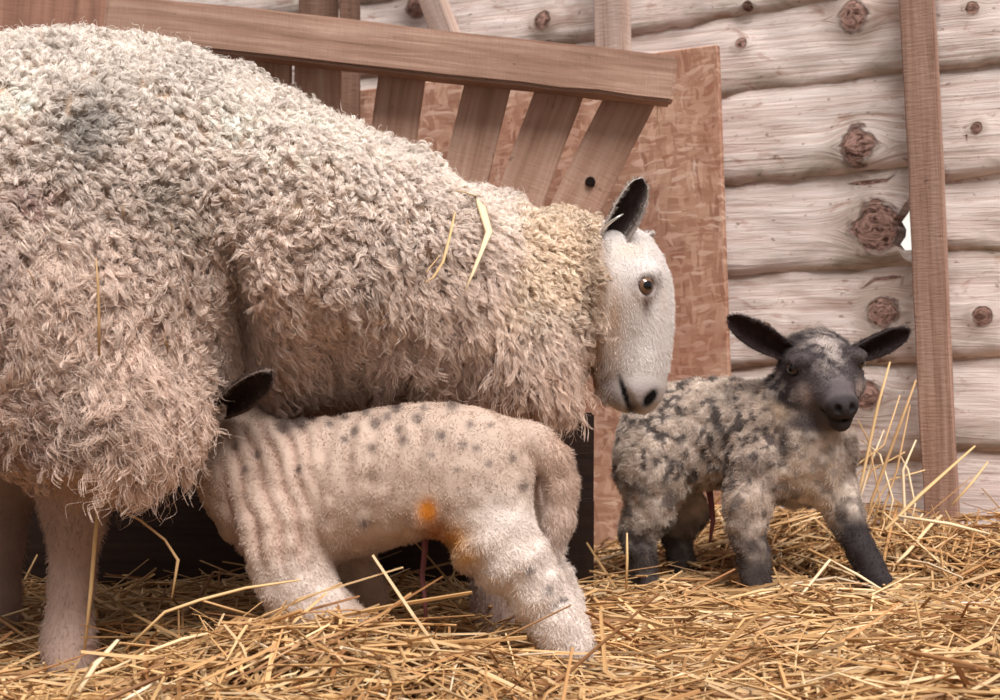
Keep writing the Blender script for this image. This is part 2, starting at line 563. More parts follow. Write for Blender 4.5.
# the hay rack
rack = empty('hay_rack', tuple(P(420, 500, 0.68)))
tag(rack, 'wooden hay rack with fanned slats under a long sloping top rail', 'hay rack')
RA, RB = P(104, 15, 0.540), P(676, 78, 0.545)
plank('top_rail', RA, RB, 48 * 2.62 / FPX, 0.050, W_RAIL, rack, (0, -1, 0.06), 0.005, 0.006)
for (tx, ty, bx, by, w) in ((272, 30, 272, 330, 36), (318, 34, 314, 330, 46), (406, 44, 368, 330, 46),
                            (495, 54, 436, 300, 45), (570, 64, 472, 330, 47), (643, 74, 507, 345, 49)):
    ta, tb = P(tx, ty, 0.600), P(bx, by, 0.622)
    plank('slat', ta, tb, w * 2.72 / FPX, 0.030, W_SLAT, rack, (0, -1, 0), 0.002, 0.004)
plank('shade_board', P(-140, 546, 0.37), P(594, 550, 0.37), 0.15, 0.02, W_SHADE, rack, (0, -1, 0), 0.003, 0.004)  # dark boards added behind the ewe to deepen the shade beneath her
plank('shade_board', P(-140, 456, 0.392), P(594, 460, 0.392), 0.14, 0.02, W_SHADE, rack, (0, -1, 0), 0.003, 0.004)
plank('bottom_rail', P(240, 335, 0.652), P(560, 350, 0.652), 0.06, 0.03, W_RAIL, rack, (0, -1, 0), 0.003, 0.004)
# nail hole in the last slat
def disc(name, c, r, n, mat, parent, depth=0.004):
    n = Vector(n).normalized()
    bm = bmesh.new()
    bmesh.ops.create_cone(bm, cap_ends=True, segments=14, radius1=r, radius2=r * 0.9, depth=depth)
    me = bpy.data.meshes.new(name); bm.to_mesh(me); bm.free()
    me.materials.append(mat)
    o = bpy.data.objects.new(name, me); COL.objects.link(o)
    o.parent = parent
    o.matrix_parent_inverse = Matrix.Translation(-Vector(parent.location))
    o.location = c
    o.rotation_euler = n.to_track_quat('Z', 'Y').to_euler()
    return o
M_BLACK = NT('black_knot', 0.9, 0.1).color(srgb(28, 20, 17))
sl_a, sl_b = P(643, 74, 0.600), P(507, 345, 0.622)
cpt = sl_a + (sl_b - sl_a) * 0.395
disc('knot_hole', tuple(cpt + np.array([0.002, -0.003, 0])), 0.0085, (0, -1, 0.3), M_BLACK, rack)

# ------------------------------------------------------------------ implicit bodies (one continuous surface each)
def smin(a, b, k):
    h = np.maximum(k - np.abs(a - b), 0) / k
    return np.minimum(a, b) - h * h * k * 0.25

def axis(lo, hi, step, fine=None, fstep=None):
    out = [lo]
    while out[-1] < hi:
        x = out[-1]
        st = step
        if fine and fine[0] - step < x < fine[1]: st = fstep
        out.append(x + st)
    return np.array(out)

class Field:
    def __init__(s, xs, ys, zs):
        s.x, s.y, s.z = xs, ys, zs
        s.F = np.full((len(xs), len(ys), len(zs)), 1.0)
    def add(s, lo, hi, fn, k=0.03, m=0.05, sub=False):
        m = max(m, k * 1.2)
        i0, i1 = np.searchsorted(s.x, lo[0] - m), np.searchsorted(s.x, hi[0] + m)
        j0, j1 = np.searchsorted(s.y, lo[1] - m), np.searchsorted(s.y, hi[1] + m)
        k0, k1 = np.searchsorted(s.z, lo[2] - m), np.searchsorted(s.z, hi[2] + m)
        if i1 <= i0 or j1 <= j0 or k1 <= k0: return
        X, Y, Z = np.meshgrid(s.x[i0:i1], s.y[j0:j1], s.z[k0:k1], indexing='ij')
        d = fn(X, Y, Z)
        blk = s.F[i0:i1, j0:j1, k0:k1]
        if sub: s.F[i0:i1, j0:j1, k0:k1] = -smin(-blk, d, k)
        else: s.F[i0:i1, j0:j1, k0:k1] = smin(blk, d, k)
    def cone(s, a, b, r1, r2, k=0.03, sub=False):
        a = np.array(a); b = np.array(b); ba = b - a
        L = ba @ ba + 1e-12
        def fn(X, Y, Z):
            t = np.clip(((X - a[0]) * ba[0] + (Y - a[1]) * ba[1] + (Z - a[2]) * ba[2]) / L, 0, 1)
            return np.sqrt((X - a[0] - t * ba[0]) ** 2 + (Y - a[1] - t * ba[1]) ** 2 + (Z - a[2] - t * ba[2]) ** 2) - (r1 + (r2 - r1) * t)
        r = max(r1, r2)
        s.add(np.minimum(a, b) - r, np.maximum(a, b) + r, fn, k, sub=sub)
    def chain(s, pts, k=0.03):
        for (a, ra), (b, rb) in zip(pts[:-1], pts[1:]):
            s.cone(a, b, ra, rb, k)
    def ell(s, c, r, axes=None, k=0.03, sub=False):
        c = np.array(c); r = np.array(r)
        A = np.eye(3) if axes is None else np.array(axes)
        def fn(X, Y, Z):
            d = (X - c[0], Y - c[1], Z - c[2])
            q = [sum(A[i][j] * d[j] for j in range(3)) for i in range(3)]
            k0 = np.sqrt(sum((q[i] / r[i]) ** 2 for i in range(3)))
            k1 = np.sqrt(sum((q[i] / r[i] ** 2) ** 2 for i in range(3))) + 1e-9
            return k0 * (k0 - 1) / k1
        s.add(c - r.max(), c + r.max(), fn, k, sub=sub)
    def loft(s, st, k=0.03, ex=2.0):
        """stations along world X: (X, z_top, z_bottom, yc, half width)"""
        st = np.array(st)
        def fn(X, Y, Z):
            xi = s_x = X
            top = np.interp(X, st[:, 0], st[:, 1]); bot = np.interp(X, st[:, 0], st[:, 2])
            yc = np.interp(X, st[:, 0], st[:, 3]); hw = np.interp(X, st[:, 0], st[:, 4])
            zc, hz = 0.5 * (top + bot), np.maximum(0.5 * (top - bot), 1e-3)
            q = (np.abs((Z - zc) / hz) ** ex + np.abs((Y - yc) / np.maximum(hw, 1e-3)) ** ex) ** (1 / ex)
            d = (q - 1) * np.minimum(hz, hw)
            out = np.maximum(st[0, 0] - X, X - st[-1, 0])
            return np.where(out > 0, np.maximum(d, 0) + out, d)
        lo = np.array([st[0, 0], (st[:, 3] - st[:, 4]).min(), st[:, 2].min()])
        hi = np.array([st[-1, 0], (st[:, 3] + st[:, 4]).max(), st[:, 1].max()])
        s.add(lo, hi, fn, k)
    def loft2(s, o, a, u, st, k=0.02, ex=2.2):
        """loft along direction a from o; u = dorsal; stations (t, u_min, u_max, half side width)"""
        o = np.array(o); a = nrm(a); u = np.array(u) - a * (np.array(u) @ a); u = nrm(u)
        w = np.cross(a, u)
        st = np.array(st)
        def fn(X, Y, Z):
            d = (X - o[0], Y - o[1], Z - o[2])
            t = sum(d[i] * a[i] for i in range(3)); uu = sum(d[i] * u[i] for i in range(3)); ww = sum(d[i] * w[i] for i in range(3))
            lo = np.interp(t, st[:, 0], st[:, 1]); hi = np.interp(t, st[:, 0], st[:, 2]); hw = np.interp(t, st[:, 0], st[:, 3])
            uc, hu = 0.5 * (lo + hi), 0.5 * (hi - lo)
            q = (np.abs((uu - uc) / hu) ** ex + np.abs(ww / hw) ** ex) ** (1 / ex)
            dd = (q - 1) * np.minimum(hu, hw)
            out = np.maximum(st[0, 0] - t, t - st[-1, 0])
            return np.where(out > 0, np.maximum(dd, 0) + out, dd)
        ends = np.array([o + a * t + u * v + w * x for t in (st[0, 0], st[-1, 0]) for v in (st[:, 1].min(), st[:, 2].max()) for x in (-st[:, 3].max(), st[:, 3].max())])
        s.add(ends.min(0), ends.max(0), fn, k)
        return a, u, w
    def mesh(s, smooth=2):
        F = s.F
        nx, ny, nz = F.shape
        S = F < 0
        g = np.meshgrid(s.x, s.y, s.z, indexing='ij')
        acc = np.zeros((nx - 1, ny - 1, nz - 1, 3)); cnt = np.zeros((nx - 1, ny - 1, nz - 1))
        quads = []
        cid = np.arange((nx - 1) * (ny - 1) * (nz - 1)).reshape(nx - 1, ny - 1, nz - 1)
        for ax in range(3):
            sl0 = [slice(None)] * 3; sl1 = [slice(None)] * 3
            sl0[ax] = slice(0, -1); sl1[ax] = slice(1, None)
            cr = S[tuple(sl0)] != S[tuple(sl1)]
            I = np.argwhere(cr)
            if len(I) == 0: continue
            J = I.copy(); J[:, ax] += 1
            f0 = F[I[:, 0], I[:, 1], I[:, 2]]; f1 = F[J[:, 0], J[:, 1], J[:, 2]]
            t = (f0 / (f0 - f1))[:, None]
            p0 = np.stack([s.x[I[:, 0]], s.y[I[:, 1]], s.z[I[:, 2]]], -1)
            p1 = np.stack([s.x[J[:, 0]], s.y[J[:, 1]], s.z[J[:, 2]]], -1)
            p = p0 + t * (p1 - p0)
            b, c = [(1, 2), (2, 0), (0, 1)][ax]
            cells = []
            ok = (I[:, b] > 0) & (I[:, c] > 0) & (I[:, b] < F.shape[b] - 1) & (I[:, c] < F.shape[c] - 1)
            I, p, f0 = I[ok], p[ok], f0[ok]
            for (db, dc) in ((-1, -1), (0, -1), (0, 0), (-1, 0)):
                K = I.copy(); K[:, b] += db; K[:, c] += dc
                np.add.at(acc, (K[:, 0], K[:, 1], K[:, 2]), p)
                np.add.at(cnt, (K[:, 0], K[:, 1], K[:, 2]), 1)
                cells.append(cid[K[:, 0], K[:, 1], K[:, 2]])
            q = np.stack(cells, -1)
            inside0 = f0 < 0
            q[~inside0] = q[~inside0][:, ::-1]
            quads.append(q)
        quads = np.concatenate(quads)
        used = np.unique(quads)
        remap = np.full(cid.size, -1); remap[used] = np.arange(len(used))
        v = acc.reshape(-1, 3)[used] / cnt.reshape(-1)[used][:, None]
        f = remap[quads]
        e = np.concatenate([f[:, [0, 1]], f[:, [1, 2]], f[:, [2, 3]], f[:, [3, 0]]])
        for _ in range(smooth):
            sm = np.zeros_like(v); c = np.zeros(len(v))
            np.add.at(sm, e[:, 0], v[e[:, 1]]); np.add.at(c, e[:, 0], 1)
            np.add.at(sm, e[:, 1], v[e[:, 0]]); np.add.at(c, e[:, 1], 1)
            v = 0.5 * v + 0.5 * sm / c[:, None]
        return v, f

def vnormals(v, f):
    n = np.cross(v[f[:, 2]] - v[f[:, 0]], v[f[:, 3]] - v[f[:, 1]])
    out = np.zeros_like(v)
    for q in range(4): np.add.at(out, f[:, q], n)
    return nrm(out)

def surf(v, n, px, py):
    """front-most surface point seen at that place of the flank or face"""
    X, Y = to_px(v)
    d = (X - px) ** 2 + (Y - py) ** 2
    ok = np.where((d < 30) & (n[:, 1] < 0.1))[0]
    if len(ok) == 0: ok = np.argsort(d)[:8]
    i = ok[np.argmin(v[ok, 1] + 0.0005 * d[ok])]
    near = np.where(np.linalg.norm(v - v[i], axis=1) < 0.006)[0]
    return v[near].mean(0), nrm(n[near].mean(0))

def scatter(v, f, n, count, weight):
    """random points on the quads, density by weight at the face centre"""
    c = v[f].mean(1)
    area = np.linalg.norm(np.cross(v[f[:, 2]] - v[f[:, 0]], v[f[:, 3]] - v[f[:, 1]]), axis=1) * 0.5
    w = area * weight(c, nrm(n[f].mean(1)))
    w = np.cumsum(w); tot = w[-1]
    fi = np.searchsorted(w, (np.arange(count) + rng.random(count)) / count * tot)
    fi = np.minimum(fi, len(f) - 1)
    a, b = rng.random((count, 1)), rng.random((count, 1))
    q = f[fi]
    p = (1 - a) * (1 - b) * v[q[:, 0]] + a * (1 - b) * v[q[:, 1]] + a * b * v[q[:, 2]] + (1 - a) * b * v[q[:, 3]]
    nn = nrm((1 - a) * (1 - b) * n[q[:, 0]] + a * (1 - b) * n[q[:, 1]] + a * b * n[q[:, 2]] + (1 - a) * b * n[q[:, 3]])
    return p, nn

def hair_object(name, pts, rad, cols, mat, parent):
    """pts (N, K, 3) strands, rad (N, K), cols (N, 3)"""
    N, K = pts.shape[:2]
    c = bpy.data.hair_curves.new(name)
    c.add_curves([K] * N)
    off = np.zeros(3)
    c.attributes['position'].data.foreach_set('vector', np.ascontiguousarray(pts, dtype=np.float32).ravel())
    r = c.attributes.get('radius') or c.attributes.new('radius', 'FLOAT', 'POINT')
    r.data.foreach_set('value', np.ascontiguousarray(rad, dtype=np.float32).ravel())
    ca = c.attributes.new('Col', 'FLOAT_COLOR', 'CURVE')
    c4 = np.ones((N, 4), dtype=np.float32); c4[:, :3] = cols
    ca.data.foreach_set('color', c4.ravel())
    c.materials.append(mat)
    o = bpy.data.objects.new(name, c)
    put(o, parent)
    o['kind'] = 'stuff'
    return o

def fur(name, v, f, n, count, weight, length, lean, colfn, mat, parent, K=5, rad=0.00035, curl=0.25, jit=0.35):
    """short coat: every hair leaves the skin, leans and curls"""
    p, nn = scatter(v, f, n, count, weight)
    L = length(p, nn) * (0.7 + 0.6 * rng.random(len(p)))
    ln = lean(p, nn)
    j = rng.normal(0, jit, p.shape)
    clump = np.stack([noise(p, 95, 31 + q) - 0.5 for q in range(3)], -1) * 2 * curl * 2
    d0 = nrm(nn * 0.9 + ln * 0.35 + j * 0.4)
    d1 = nrm(nn * 0.25 + ln * 0.9 + j + clump * 1.6)
    s = np.linspace(0, 1, K)
    side = nrm(np.cross(d0, d1 + 1e-3))
    ph = rng.random(len(p)) * 6.28
    pts = np.empty((len(p), K, 3))
    for q in range(K):
        t = s[q]
        pts[:, q] = p - nn * 0.001 + L[:, None] * (d0 * (t - 0.45 * t * t) + d1 * 0.55 * t * t + side * (curl * 0.35 * t * np.sin(5 * t + ph))[:, None])
    r = rad * (1 - 0.7 * s)[None, :] * (0.8 + 0.4 * rng.random((len(p), 1)))
    cols = colfn(p, nn) * (0.85 + 0.3 * rng.random((len(p), 1)))
    return hair_object(name, pts, r, np.clip(cols, 0, 1), mat, parent)

def mat_hair(name, rough=0.6):
    t = NT(name, rough, 0.25)
    t.l(t.attr('Col', 'Color'), t.b.inputs['Base Color'])
    return t.m
M_HAIR = mat_hair('wool_fibre', 0.7)
M_SKIN = mat_vcol('animal_skin', 0.75, 0.2, 0.25, 260)

def sphere_obj(name, c, r, mat, parent, look, seg=24):
    bm = bmesh.new()
    bmesh.ops.create_uvsphere(bm, u_segments=seg, v_segments=seg // 2, radius=r)
    me = bpy.data.meshes.new(name); bm.to_mesh(me); bm.free()
    me.polygons.foreach_set('use_smooth', np.ones(len(me.polygons), dtype=bool))
    me.materials.append(mat)
    o = bpy.data.objects.new(name, me); COL.objects.link(o)
    o.parent = parent
    o.matrix_parent_inverse = Matrix.Translation(-Vector(parent.location))
    o.location = Vector(c)
    o.rotation_euler = Vector(look).to_track_quat('Z', 'Y').to_euler()
    return o

def mat_eye(name, iris, r, pup=(0.55, 0.30), iris_r=0.72):
    t = NT(name, 0.06, 0.5)
    tc = t.n('TexCoord').outputs['Object']
    sx = t.n('SeparateXYZ'); t.l(tc, sx.inputs[0])
    x, y = t.math('DIVIDE', sx.outputs[0], r), t.math('DIVIDE', sx.outputs[1], r)
    rr = t.math('SQRT', t.math('ADD', t.math('MULTIPLY', x, x), t.math('MULTIPLY', y, y)))
    px_, py_ = t.math('DIVIDE', x, pup[0]), t.math('DIVIDE', y, pup[1])
    pp = t.math('ADD', t.math('MULTIPLY', px_, px_), t.math('MULTIPLY', py_, py_))
    c = t.mix(t.math('GREATER_THAN', rr, iris_r), iris, srgb(60, 42, 36))
    c = t.mix(t.math('LESS_THAN', pp, 1.0), c, srgb(8, 7, 9))
    t.color(c)
    t.b.inputs['Coat Weight'].default_value = 0.6
    t.b.inputs['Coat Roughness'].default_value = 0.03
    return t.m

def ear(name, base, tip, face, W, parent, mat, c_out, c_in, cup=0.5, th=0.004, bend=0.0, fuzz=0.0045):
    """leaf-shaped cupped ear with an inner and an outer skin; face = direction the hollow looks"""
    base = np.array(base); tip = np.array(tip)
    a = nrm(tip - base); L = np.linalg.norm(tip - base)
    n = np.array(face) - a * (np.array(face) @ a); n = nrm(n)
    w = np.cross(a, n)
    nu, nv = 18, 11
    v, cols = [], []
    for layer in (0, 1):
        for i in range(nu):
            t = i / (nu - 1)
            hw = W * (0.52 + 0.48 * math.sin(min(t / 0.55, 1) * math.pi / 2)) * (1.0 if t < 0.5 else math.sqrt(max(0.0, 1 - ((t - 0.5) / 0.5) ** 2.2))) + 0.0015
            for j in range(nv):
                q = -1 + 2 * j / (nv - 1)
                dep = cup * hw * (q * q - 0.35) * (1.25 - 0.7 * t) + bend * L * t * t
                e = (1 - abs(q) ** 4)
                p = base + a * (L * t) + w * (q * hw * (1 - 0.18 * cup * q * q)) + n * dep
                if layer: p = p - n * (th * (0.35 + 0.65 * e) * (1.3 - 0.7 * t))
                v.append(p)
                rimw = abs(q) ** 6
                ci = np.array(c_in) * (1 - rimw) + np.array(c_out) * rimw
                cols.append(ci if layer == 0 else c_out)
    f = []
    N = nu * nv
    for i in range(nu - 1):
        for j in range(nv - 1):
            b = i * nv + j
            f.append((b, b + 1, b + nv + 1, b + nv))
            f.append((N + b, N + b + nv, N + b + nv + 1, N + b + 1))
        b = i * nv
        f.append((b, b + nv, N + b + nv, N + b))
        b = i * nv + nv - 1
        f.append((b, N + b, N + b + nv, b + nv))
    for j in range(nv - 1):
        f.append((j, N + j, N + j + 1, j + 1))
        b = (nu - 1) * nv + j
        f.append((b, b + 1, N + b + 1, N + b))
    v = np.array(v)
    o = mesh_obj(name, v, f, mat, parent, True, np.clip(np.array(cols), 0, 1))
    fq = np.array(f)
    if fuzz:
        cc = np.clip(np.array(cols), 0, 1)
        ctrf = v[fq].mean(1)
        nv_ = vnormals(v, fq)
        wl = lambda p_, n_: fuzz * (0.6 + 0.8 * rng.random(len(p_)))
        hf = fur('ear_hair', v, fq, nv_, 3600, lambda c_, n_: np.ones(len(c_)), wl, lambda p_, n_: np.tile(a, (len(p_), 1)),
                 lambda p_, n_: nearest_col(v, cc, p_, 0.008), M_HAIR, o, 4, 0.0003, 0.3, 0.3)
        hf.matrix_parent_inverse = o.matrix_world.inverted()
    return o, v, fq

def tube(pts, rads, sides=6, closed_tip=True, flat=1.0):
    pts = np.array(pts); K = len(pts)
    d = nrm(np.gradient(pts, axis=0))
    ref = np.array([0.0, 0.0, 1.0]) if abs(d[0][2]) < 0.9 else np.array([1.0, 0, 0])
    v, f = [], []
    for i in range(K):
        s1 = nrm(np.cross(d[i], ref)); s2 = np.cross(s1, d[i])
        for q in range(sides):
            an = 2 * math.pi * q / sides
            v.append(pts[i] + rads[i] * (s1 * math.cos(an) + s2 * math.sin(an) * flat))
    for i in range(K - 1):
        for q in range(sides):
            a = i * sides + q; b = i * sides + (q + 1) % sides
            f.append((a, b, b + sides, a + sides))
    f.append(tuple(range(sides))[::-1]); f.append(tuple((K - 1) * sides + q for q in range(sides)))
    return v, f

# ------------------------------------------------------------------ the ewe
def st_px(rows):
    out = []
    for (px, t, b, Y, hw) in rows:
        a, c = P(px, t, Y), P(px, b, Y)
        out.append((a[0], a[2], c[2], Y, hw))
    return out

def displace_socket(v, n, c, r, ring, depth):
    """eye socket: sunk centre with a raised lid ring"""
    d = np.linalg.norm(v - c, axis=1)
    off = ring * np.exp(-((d - r * 1.25) / (r * 0.35)) ** 2) - depth * np.exp(-(d / (r * 0.8)) ** 2)
    return v + n * off[:, None]

def build_ewe():
    root = empty('ewe', tuple(P(300, 640, -0.05) * np.array([1, 1, 0]) + np.array([0, 0, 0.04])))
    tag(root, 'big cream woolly ewe with white face, black-lined ear and straw on her shoulder', 'sheep')
    xs = axis(-0.98, 0.32, 0.011, (0.06, 0.32), 0.0036)
    ys = axis(-0.46, 0.52, 0.011, (0.02, 0.26), 0.0042)
    zs = axis(0.0, 0.86, 0.011, (0.30, 0.56), 0.0040)
    F = Field(xs, ys, zs)
    trunk = [(-135, 250, 330, -0.20, 0.04), (-120, 170, 390, -0.19, 0.14), (-85, 95, 430, -0.175, 0.22), (-40, 66, 440, -0.16, 0.255), (20, 52, 440, -0.14, 0.27),
             (80, 44, 440, -0.12, 0.275), (130, 45, 425, -0.10, 0.275), (200, 60, 370, -0.07, 0.27), (250, 84, 345, -0.045, 0.275), (320, 122, 345, -0.02, 0.275),
             (380, 147, 362, 0.005, 0.265), (425, 164, 385, 0.03, 0.25), (470, 192, 395, 0.05, 0.235), (503, 222, 400, 0.065, 0.205), (532, 246, 404, 0.08, 0.165), (556, 275, 395, 0.09, 0.115), (572, 310, 365, 0.1, 0.05)]
    belly = [(120, 250, 390, -0.10, 0.12), (180, 250, 412, -0.06, 0.16), (260, 250, 416, -0.03, 0.175), (340, 250, 410, 0.0, 0.18), (420, 260, 406, 0.03, 0.17), (500, 300, 400, 0.06, 0.12)]
    F.loft(st_px(belly), 0.04, 2.0)
    F.loft(st_px(trunk), 0.04, 2.3)
    # neck with its ruff
    F.cone(P(505, 292, 0.08), P(585, 288, 0.13), 0.112, 0.080, 0.05)
    F.cone(P(570, 283, 0.12), P(606, 285, 0.14), 0.082, 0.066, 0.03)
    # brisket wool hanging under the chest
    F.cone(P(490, 370, -0.03), P(540, 398, 0.02), 0.085, 0.035, 0.05)
    # thigh bulging towards the camera, other thigh mirrored
    F.ell(P(70, 345, -0.27), (0.130, 0.105, 0.160), k=0.06)
    F.ell(P(116, 412, -0.28), (0.068, 0.070, 0.062), k=0.05)
    F.ell(P(40, 350, 0.0), (0.150, 0.105, 0.165), k=0.06)
    # legs: hind near, hind far, front pair
    F.chain([(P(95, 430, -0.25), 0.075), (P(86, 468, -0.24), 0.042), (P(74, 494, -0.235), 0.0325), (P(75, 530, -0.235), 0.0265), (P(71, 585, -0.23), 0.0215),
             (P(68, 630, -0.23), 0.0225), (P(69, 652, -0.235), 0.025), (P(72, 672, -0.25), 0.027)], 0.025)
    F.cone(P(62, 480, -0.235), P(55, 505, -0.235), 0.016, 0.012, 0.02)
    F.cone(P(55, 505, -0.235), P(62, 560, -0.233), 0.010, 0.009, 0.015)
    F.cone(P(92, 482, -0.262), P(98, 462, -0.265), 0.012, 0.014, 0.012, sub=True)
    F.chain([(P(28, 430, -0.02), 0.07), (P(12, 470, -0.02), 0.044), (P(-2, 495, -0.02), 0.033), (P(0, 540, -0.02), 0.027), (P(-2, 590, -0.02), 0.024), (P(0, 640, -0.03), 0.028)], 0.025)
    for (x, Y) in ((490, 0.0), (515, 0.19)):
        F.chain([(P(x, 390, Y), 0.06), (P(x + 4, 450, Y), 0.042), (P(x + 6, 510, Y), 0.033), (P(x + 4, 560, Y), 0.026), (P(x + 4, 600, Y), 0.026), (P(x + 8, 640 - 60 * Y, Y - 0.01), 0.03)], 0.025)
    # head: looks to the right and down, a little towards the camera
    HY = 0.14
    sc = (HY - CAMY) / FPX
    o = P(612, 232, HY)
    yaw = math.radians(-24)
    u = np.array([math.cos(yaw), math.sin(yaw), 0.05])
    rows = [(226, 606, 630, .030), (236, 598, 646, .047), (255, 590, 658, .060), (278, 589, 667, .064), (300, 590, 671, .060), (325, 591, 671.5, .052), (350, 590, 669, .046),
            (372, 590, 666, .0435), (390, 596, 663, .042), (402, 605, 658, .037), (410, 616, 651, .028), (415, 628, 643, .012)]
    st = [((r[0] - 232) * sc, (r[1] - 612) * sc * 1.0, (r[2] - 612) * sc * 1.0, r[3]) for r in rows]
    a_, u_, w_ = F.loft2(o, np.array([0.02, 0, -1.0]), u, st, 0.03, 2.35)
    if w_[1] > 0: w_ = -w_                      # side towards the camera
    # brow ridge above the near eye, cheek, lip
    F.ell(P(645, 271, HY - 0.060), (0.020, 0.012, 0.010), k=0.015)
    F.ell(P(634, 300, HY - 0.058), (0.012, 0.012, 0.030), k=0.02)
    F.ell(P(610, 330, HY - 0.035), (0.033, 0.026, 0.050), k=0.025)
    F.cone(P(652, 305, HY - 0.075), P(650, 345, HY - 0.068), 0.006, 0.004, 0.02, sub=True)
    # mouth cleft and nostril
    F.cone(P(620, 376, HY - 0.062), P(632, 414, HY - 0.040), 0.004, 0.0085, 0.006, sub=True)
    F.cone(P(633, 416, HY - 0.05), P(633, 418, HY + 0.05), 0.0075, 0.0075, 0.008, sub=True)
    F.cone(P(652, 393, HY - 0.056), P(647, 403, HY - 0.050), 0.0040, 0.0060, 0.005, sub=True)
    v, f = F.mesh(2)
    n = vnormals(v, f)
    # eye
    ec, en = surf(v, n, 648, 285)
    v = displace_socket(v, n, ec, 0.0125, 0.003, 0.006)
    n = vnormals(v, f)
    X, Y = to_px(v)
    # lumpy fleece under the locks
    head = (X > 600 + 6 * np.sin(Y / 9)) & (Y < 420) | ((X > 588) & (Y > 350) & (v[:, 2] > 0.25))
    headw = sstep(596, 606, X)
    leg = (v[:, 2] < 0.265) & ~head
    fle = (1 - headw) * sstep(0.22, 0.28, v[:, 2])
    bumps = 0.030 * (fbm(v * np.array([1, 1, 0.42]), 20, 41, 2) - 0.5) + 0.022 * (noise(v * np.array([1, 1, 0.3]), 13, 47) - 0.5) * sstep(120, 250, Y) + 0.010 * (noise(v, 60, 44) - 0.5)
    # deep folds behind the shoulder and before the thigh
    def fold(x0, slope, y0, y1, dep, wd):
        xx = X - (x0 + slope * (Y - y0))
        return -dep * np.exp(-(xx / wd) ** 2) * sstep(y0, y0 + 40, Y) * sstep(y1 + 30, y1 - 20, Y)
    bumps = bumps + fold(232, 0.12, 230, 420, 0.045, 13) + fold(285, 0.05, 150, 300, 0.014, 6) + fold(420, -0.1, 250, 400, 0.012, 10)
    v = v + n * (bumps * fle)[:, None]
    n = vnormals(v, f)
    X, Y = to_px(v)
    # skin colours, with painted shading on jaw and muzzle
    wool = srgb(196, 170, 148)
    face = srgb(218, 210, 206)
    legc = srgb(170, 145, 133)
    col = np.tile(wool, (len(v), 1))
    lw = sstep(0.30, 0.24, v[:, 2])[:, None]
    col = col * (1 - lw) + legc * lw
    hw = headw[:, None]
    fc = np.tile(face, (len(v), 1))
    side = n[:, 1] < 0.35
    def blot(px, py, rx, ry, c, amt, mirror=True):
        sl = 0.30 if rx == 2.8 else (-0.5 if rx == 4.5 else 0.0)
        q = np.exp(-((X - px - sl * (Y - py)) / rx) ** 2 - ((Y - py) / ry) ** 2) * amt
        return q[:, None], np.array(c)
    for (px, py, rx, ry, c, amt) in ((648, 285, 13, 10, srgb(104, 80, 74), 0.9), (646, 303, 4, 12, srgb(92, 70, 64), 1.0), (636, 300, 12, 18, srgb(190, 170, 158), 0.5), (612, 322, 11, 42, srgb(196, 162, 132), 0.7), (660, 345, 6, 40, srgb(206, 196, 192), 0.5), (600, 372, 10, 20, srgb(170, 158, 156), 0.5),
                                     (640, 400, 16, 14, srgb(128, 116, 118), 0.45), (632, 408, 9, 6, srgb(58, 50, 54), 0.9), 
                                     (650, 396, 14, 18, srgb(150, 140, 142), 0.55), (612, 388, 12, 14, srgb(150, 142, 148), 0.4), (618, 400, 8, 8, srgb(110, 104, 112), 0.5),
                                     (628, 250, 16, 8, srgb(214, 196, 176), 0.6), (664, 300, 5, 16, srgb(200, 182, 166), 0.4),
                                     (625, 394, 2.8, 16, srgb(22, 18, 22), 2.0), (650, 398, 4.5, 7, srgb(8, 6, 8), 3.0)):
        q, c = blot(px, py, rx, ry, c, amt)
        q = np.clip(q, 0, 1)
        fc = fc * (1 - q) + c * q
    col = col * (1 - hw) + fc * hw
    ld = (fbm(v, 30, 55)[:, None] - 0.5) * 0.35
    col = np.clip(col * (1 + ld * lw), 0, 1)
    body = mesh_obj('body', v, f, M_SKIN, root, True, col)

    # ---- fleece: clumped locks
    def wgt(c, nn):
        px, py = to_px(c)
        w = (px < 598 + 5 * np.sin(py / 7)) & (c[:, 2] > 0.265 + 0.02 * np.sin(c[:, 0] * 40))
        w = w & ~((px > 588) & (py > 345))
        near = np.where(nn[:, 1] < 0.35, 1.0, 0.22)
        inview = np.where(px > -25, 1.0, 0.6)
        return w * near * inview
    NL = 20500
    p, nn = scatter(v, f, n, NL, wgt)
    px, py = to_px(p)
    ruff = sstep(500, 535, px + 0.25 * (py - 230)) * sstep(345, 290, py)
    low = sstep(120, 330, py - 0.25 * px * (px < 400) * 0 - 0.12 * np.clip(px, 0, 600))
    hem = sstep(0.40, 0.31, p[:, 2]) * (px < 235) + sstep(0.42, 0.35, p[:, 2]) * (px > 400)
    L = 0.021 + 0.026 * low + 0.028 * np.clip(hem, 0, 1)
    L = L * (1 - ruff) + 0.017 * ruff
    hemy = np.where(px < 112, 470, np.where(px < 225, 506 + 22 * (rng.random(NL) < 0.12), np.where(px < 400, 428, 415 + 18 * sstep(520, 560, px))))
    L = np.minimum(L, np.maximum((hemy - py) / 860.0, 0.012))
    thighm = sstep(235, 215, px) * sstep(235, 300, py)
    L = L * (0.75 + 0.5 * rng.random(NL))
    g = np.array([0.05, -0.05, -1.0])
    gt = g - nn * (nn @ g)[:, None]
    swirl = np.stack([noise(p, 9, 61 + q) - 0.5 for q in range(3)], -1)
    rnd = rng.normal(0, 1, p.shape)
    lift = (0.85 - 0.55 * low) * (1 - ruff) + 0.8 * ruff
    flow = gt * (0.25 + 0.7 * low)[:, None] + swirl * (0.9 + 0.9 * thighm)[:, None] + rnd * (0.30 + 0.25 * thighm)[:, None]
    flow = flow - nn * np.sum(flow * nn, 1)[:, None]
    flow = flow * np.minimum(1.0, 0.95 / (np.linalg.norm(flow, axis=1) + 1e-6))[:, None]
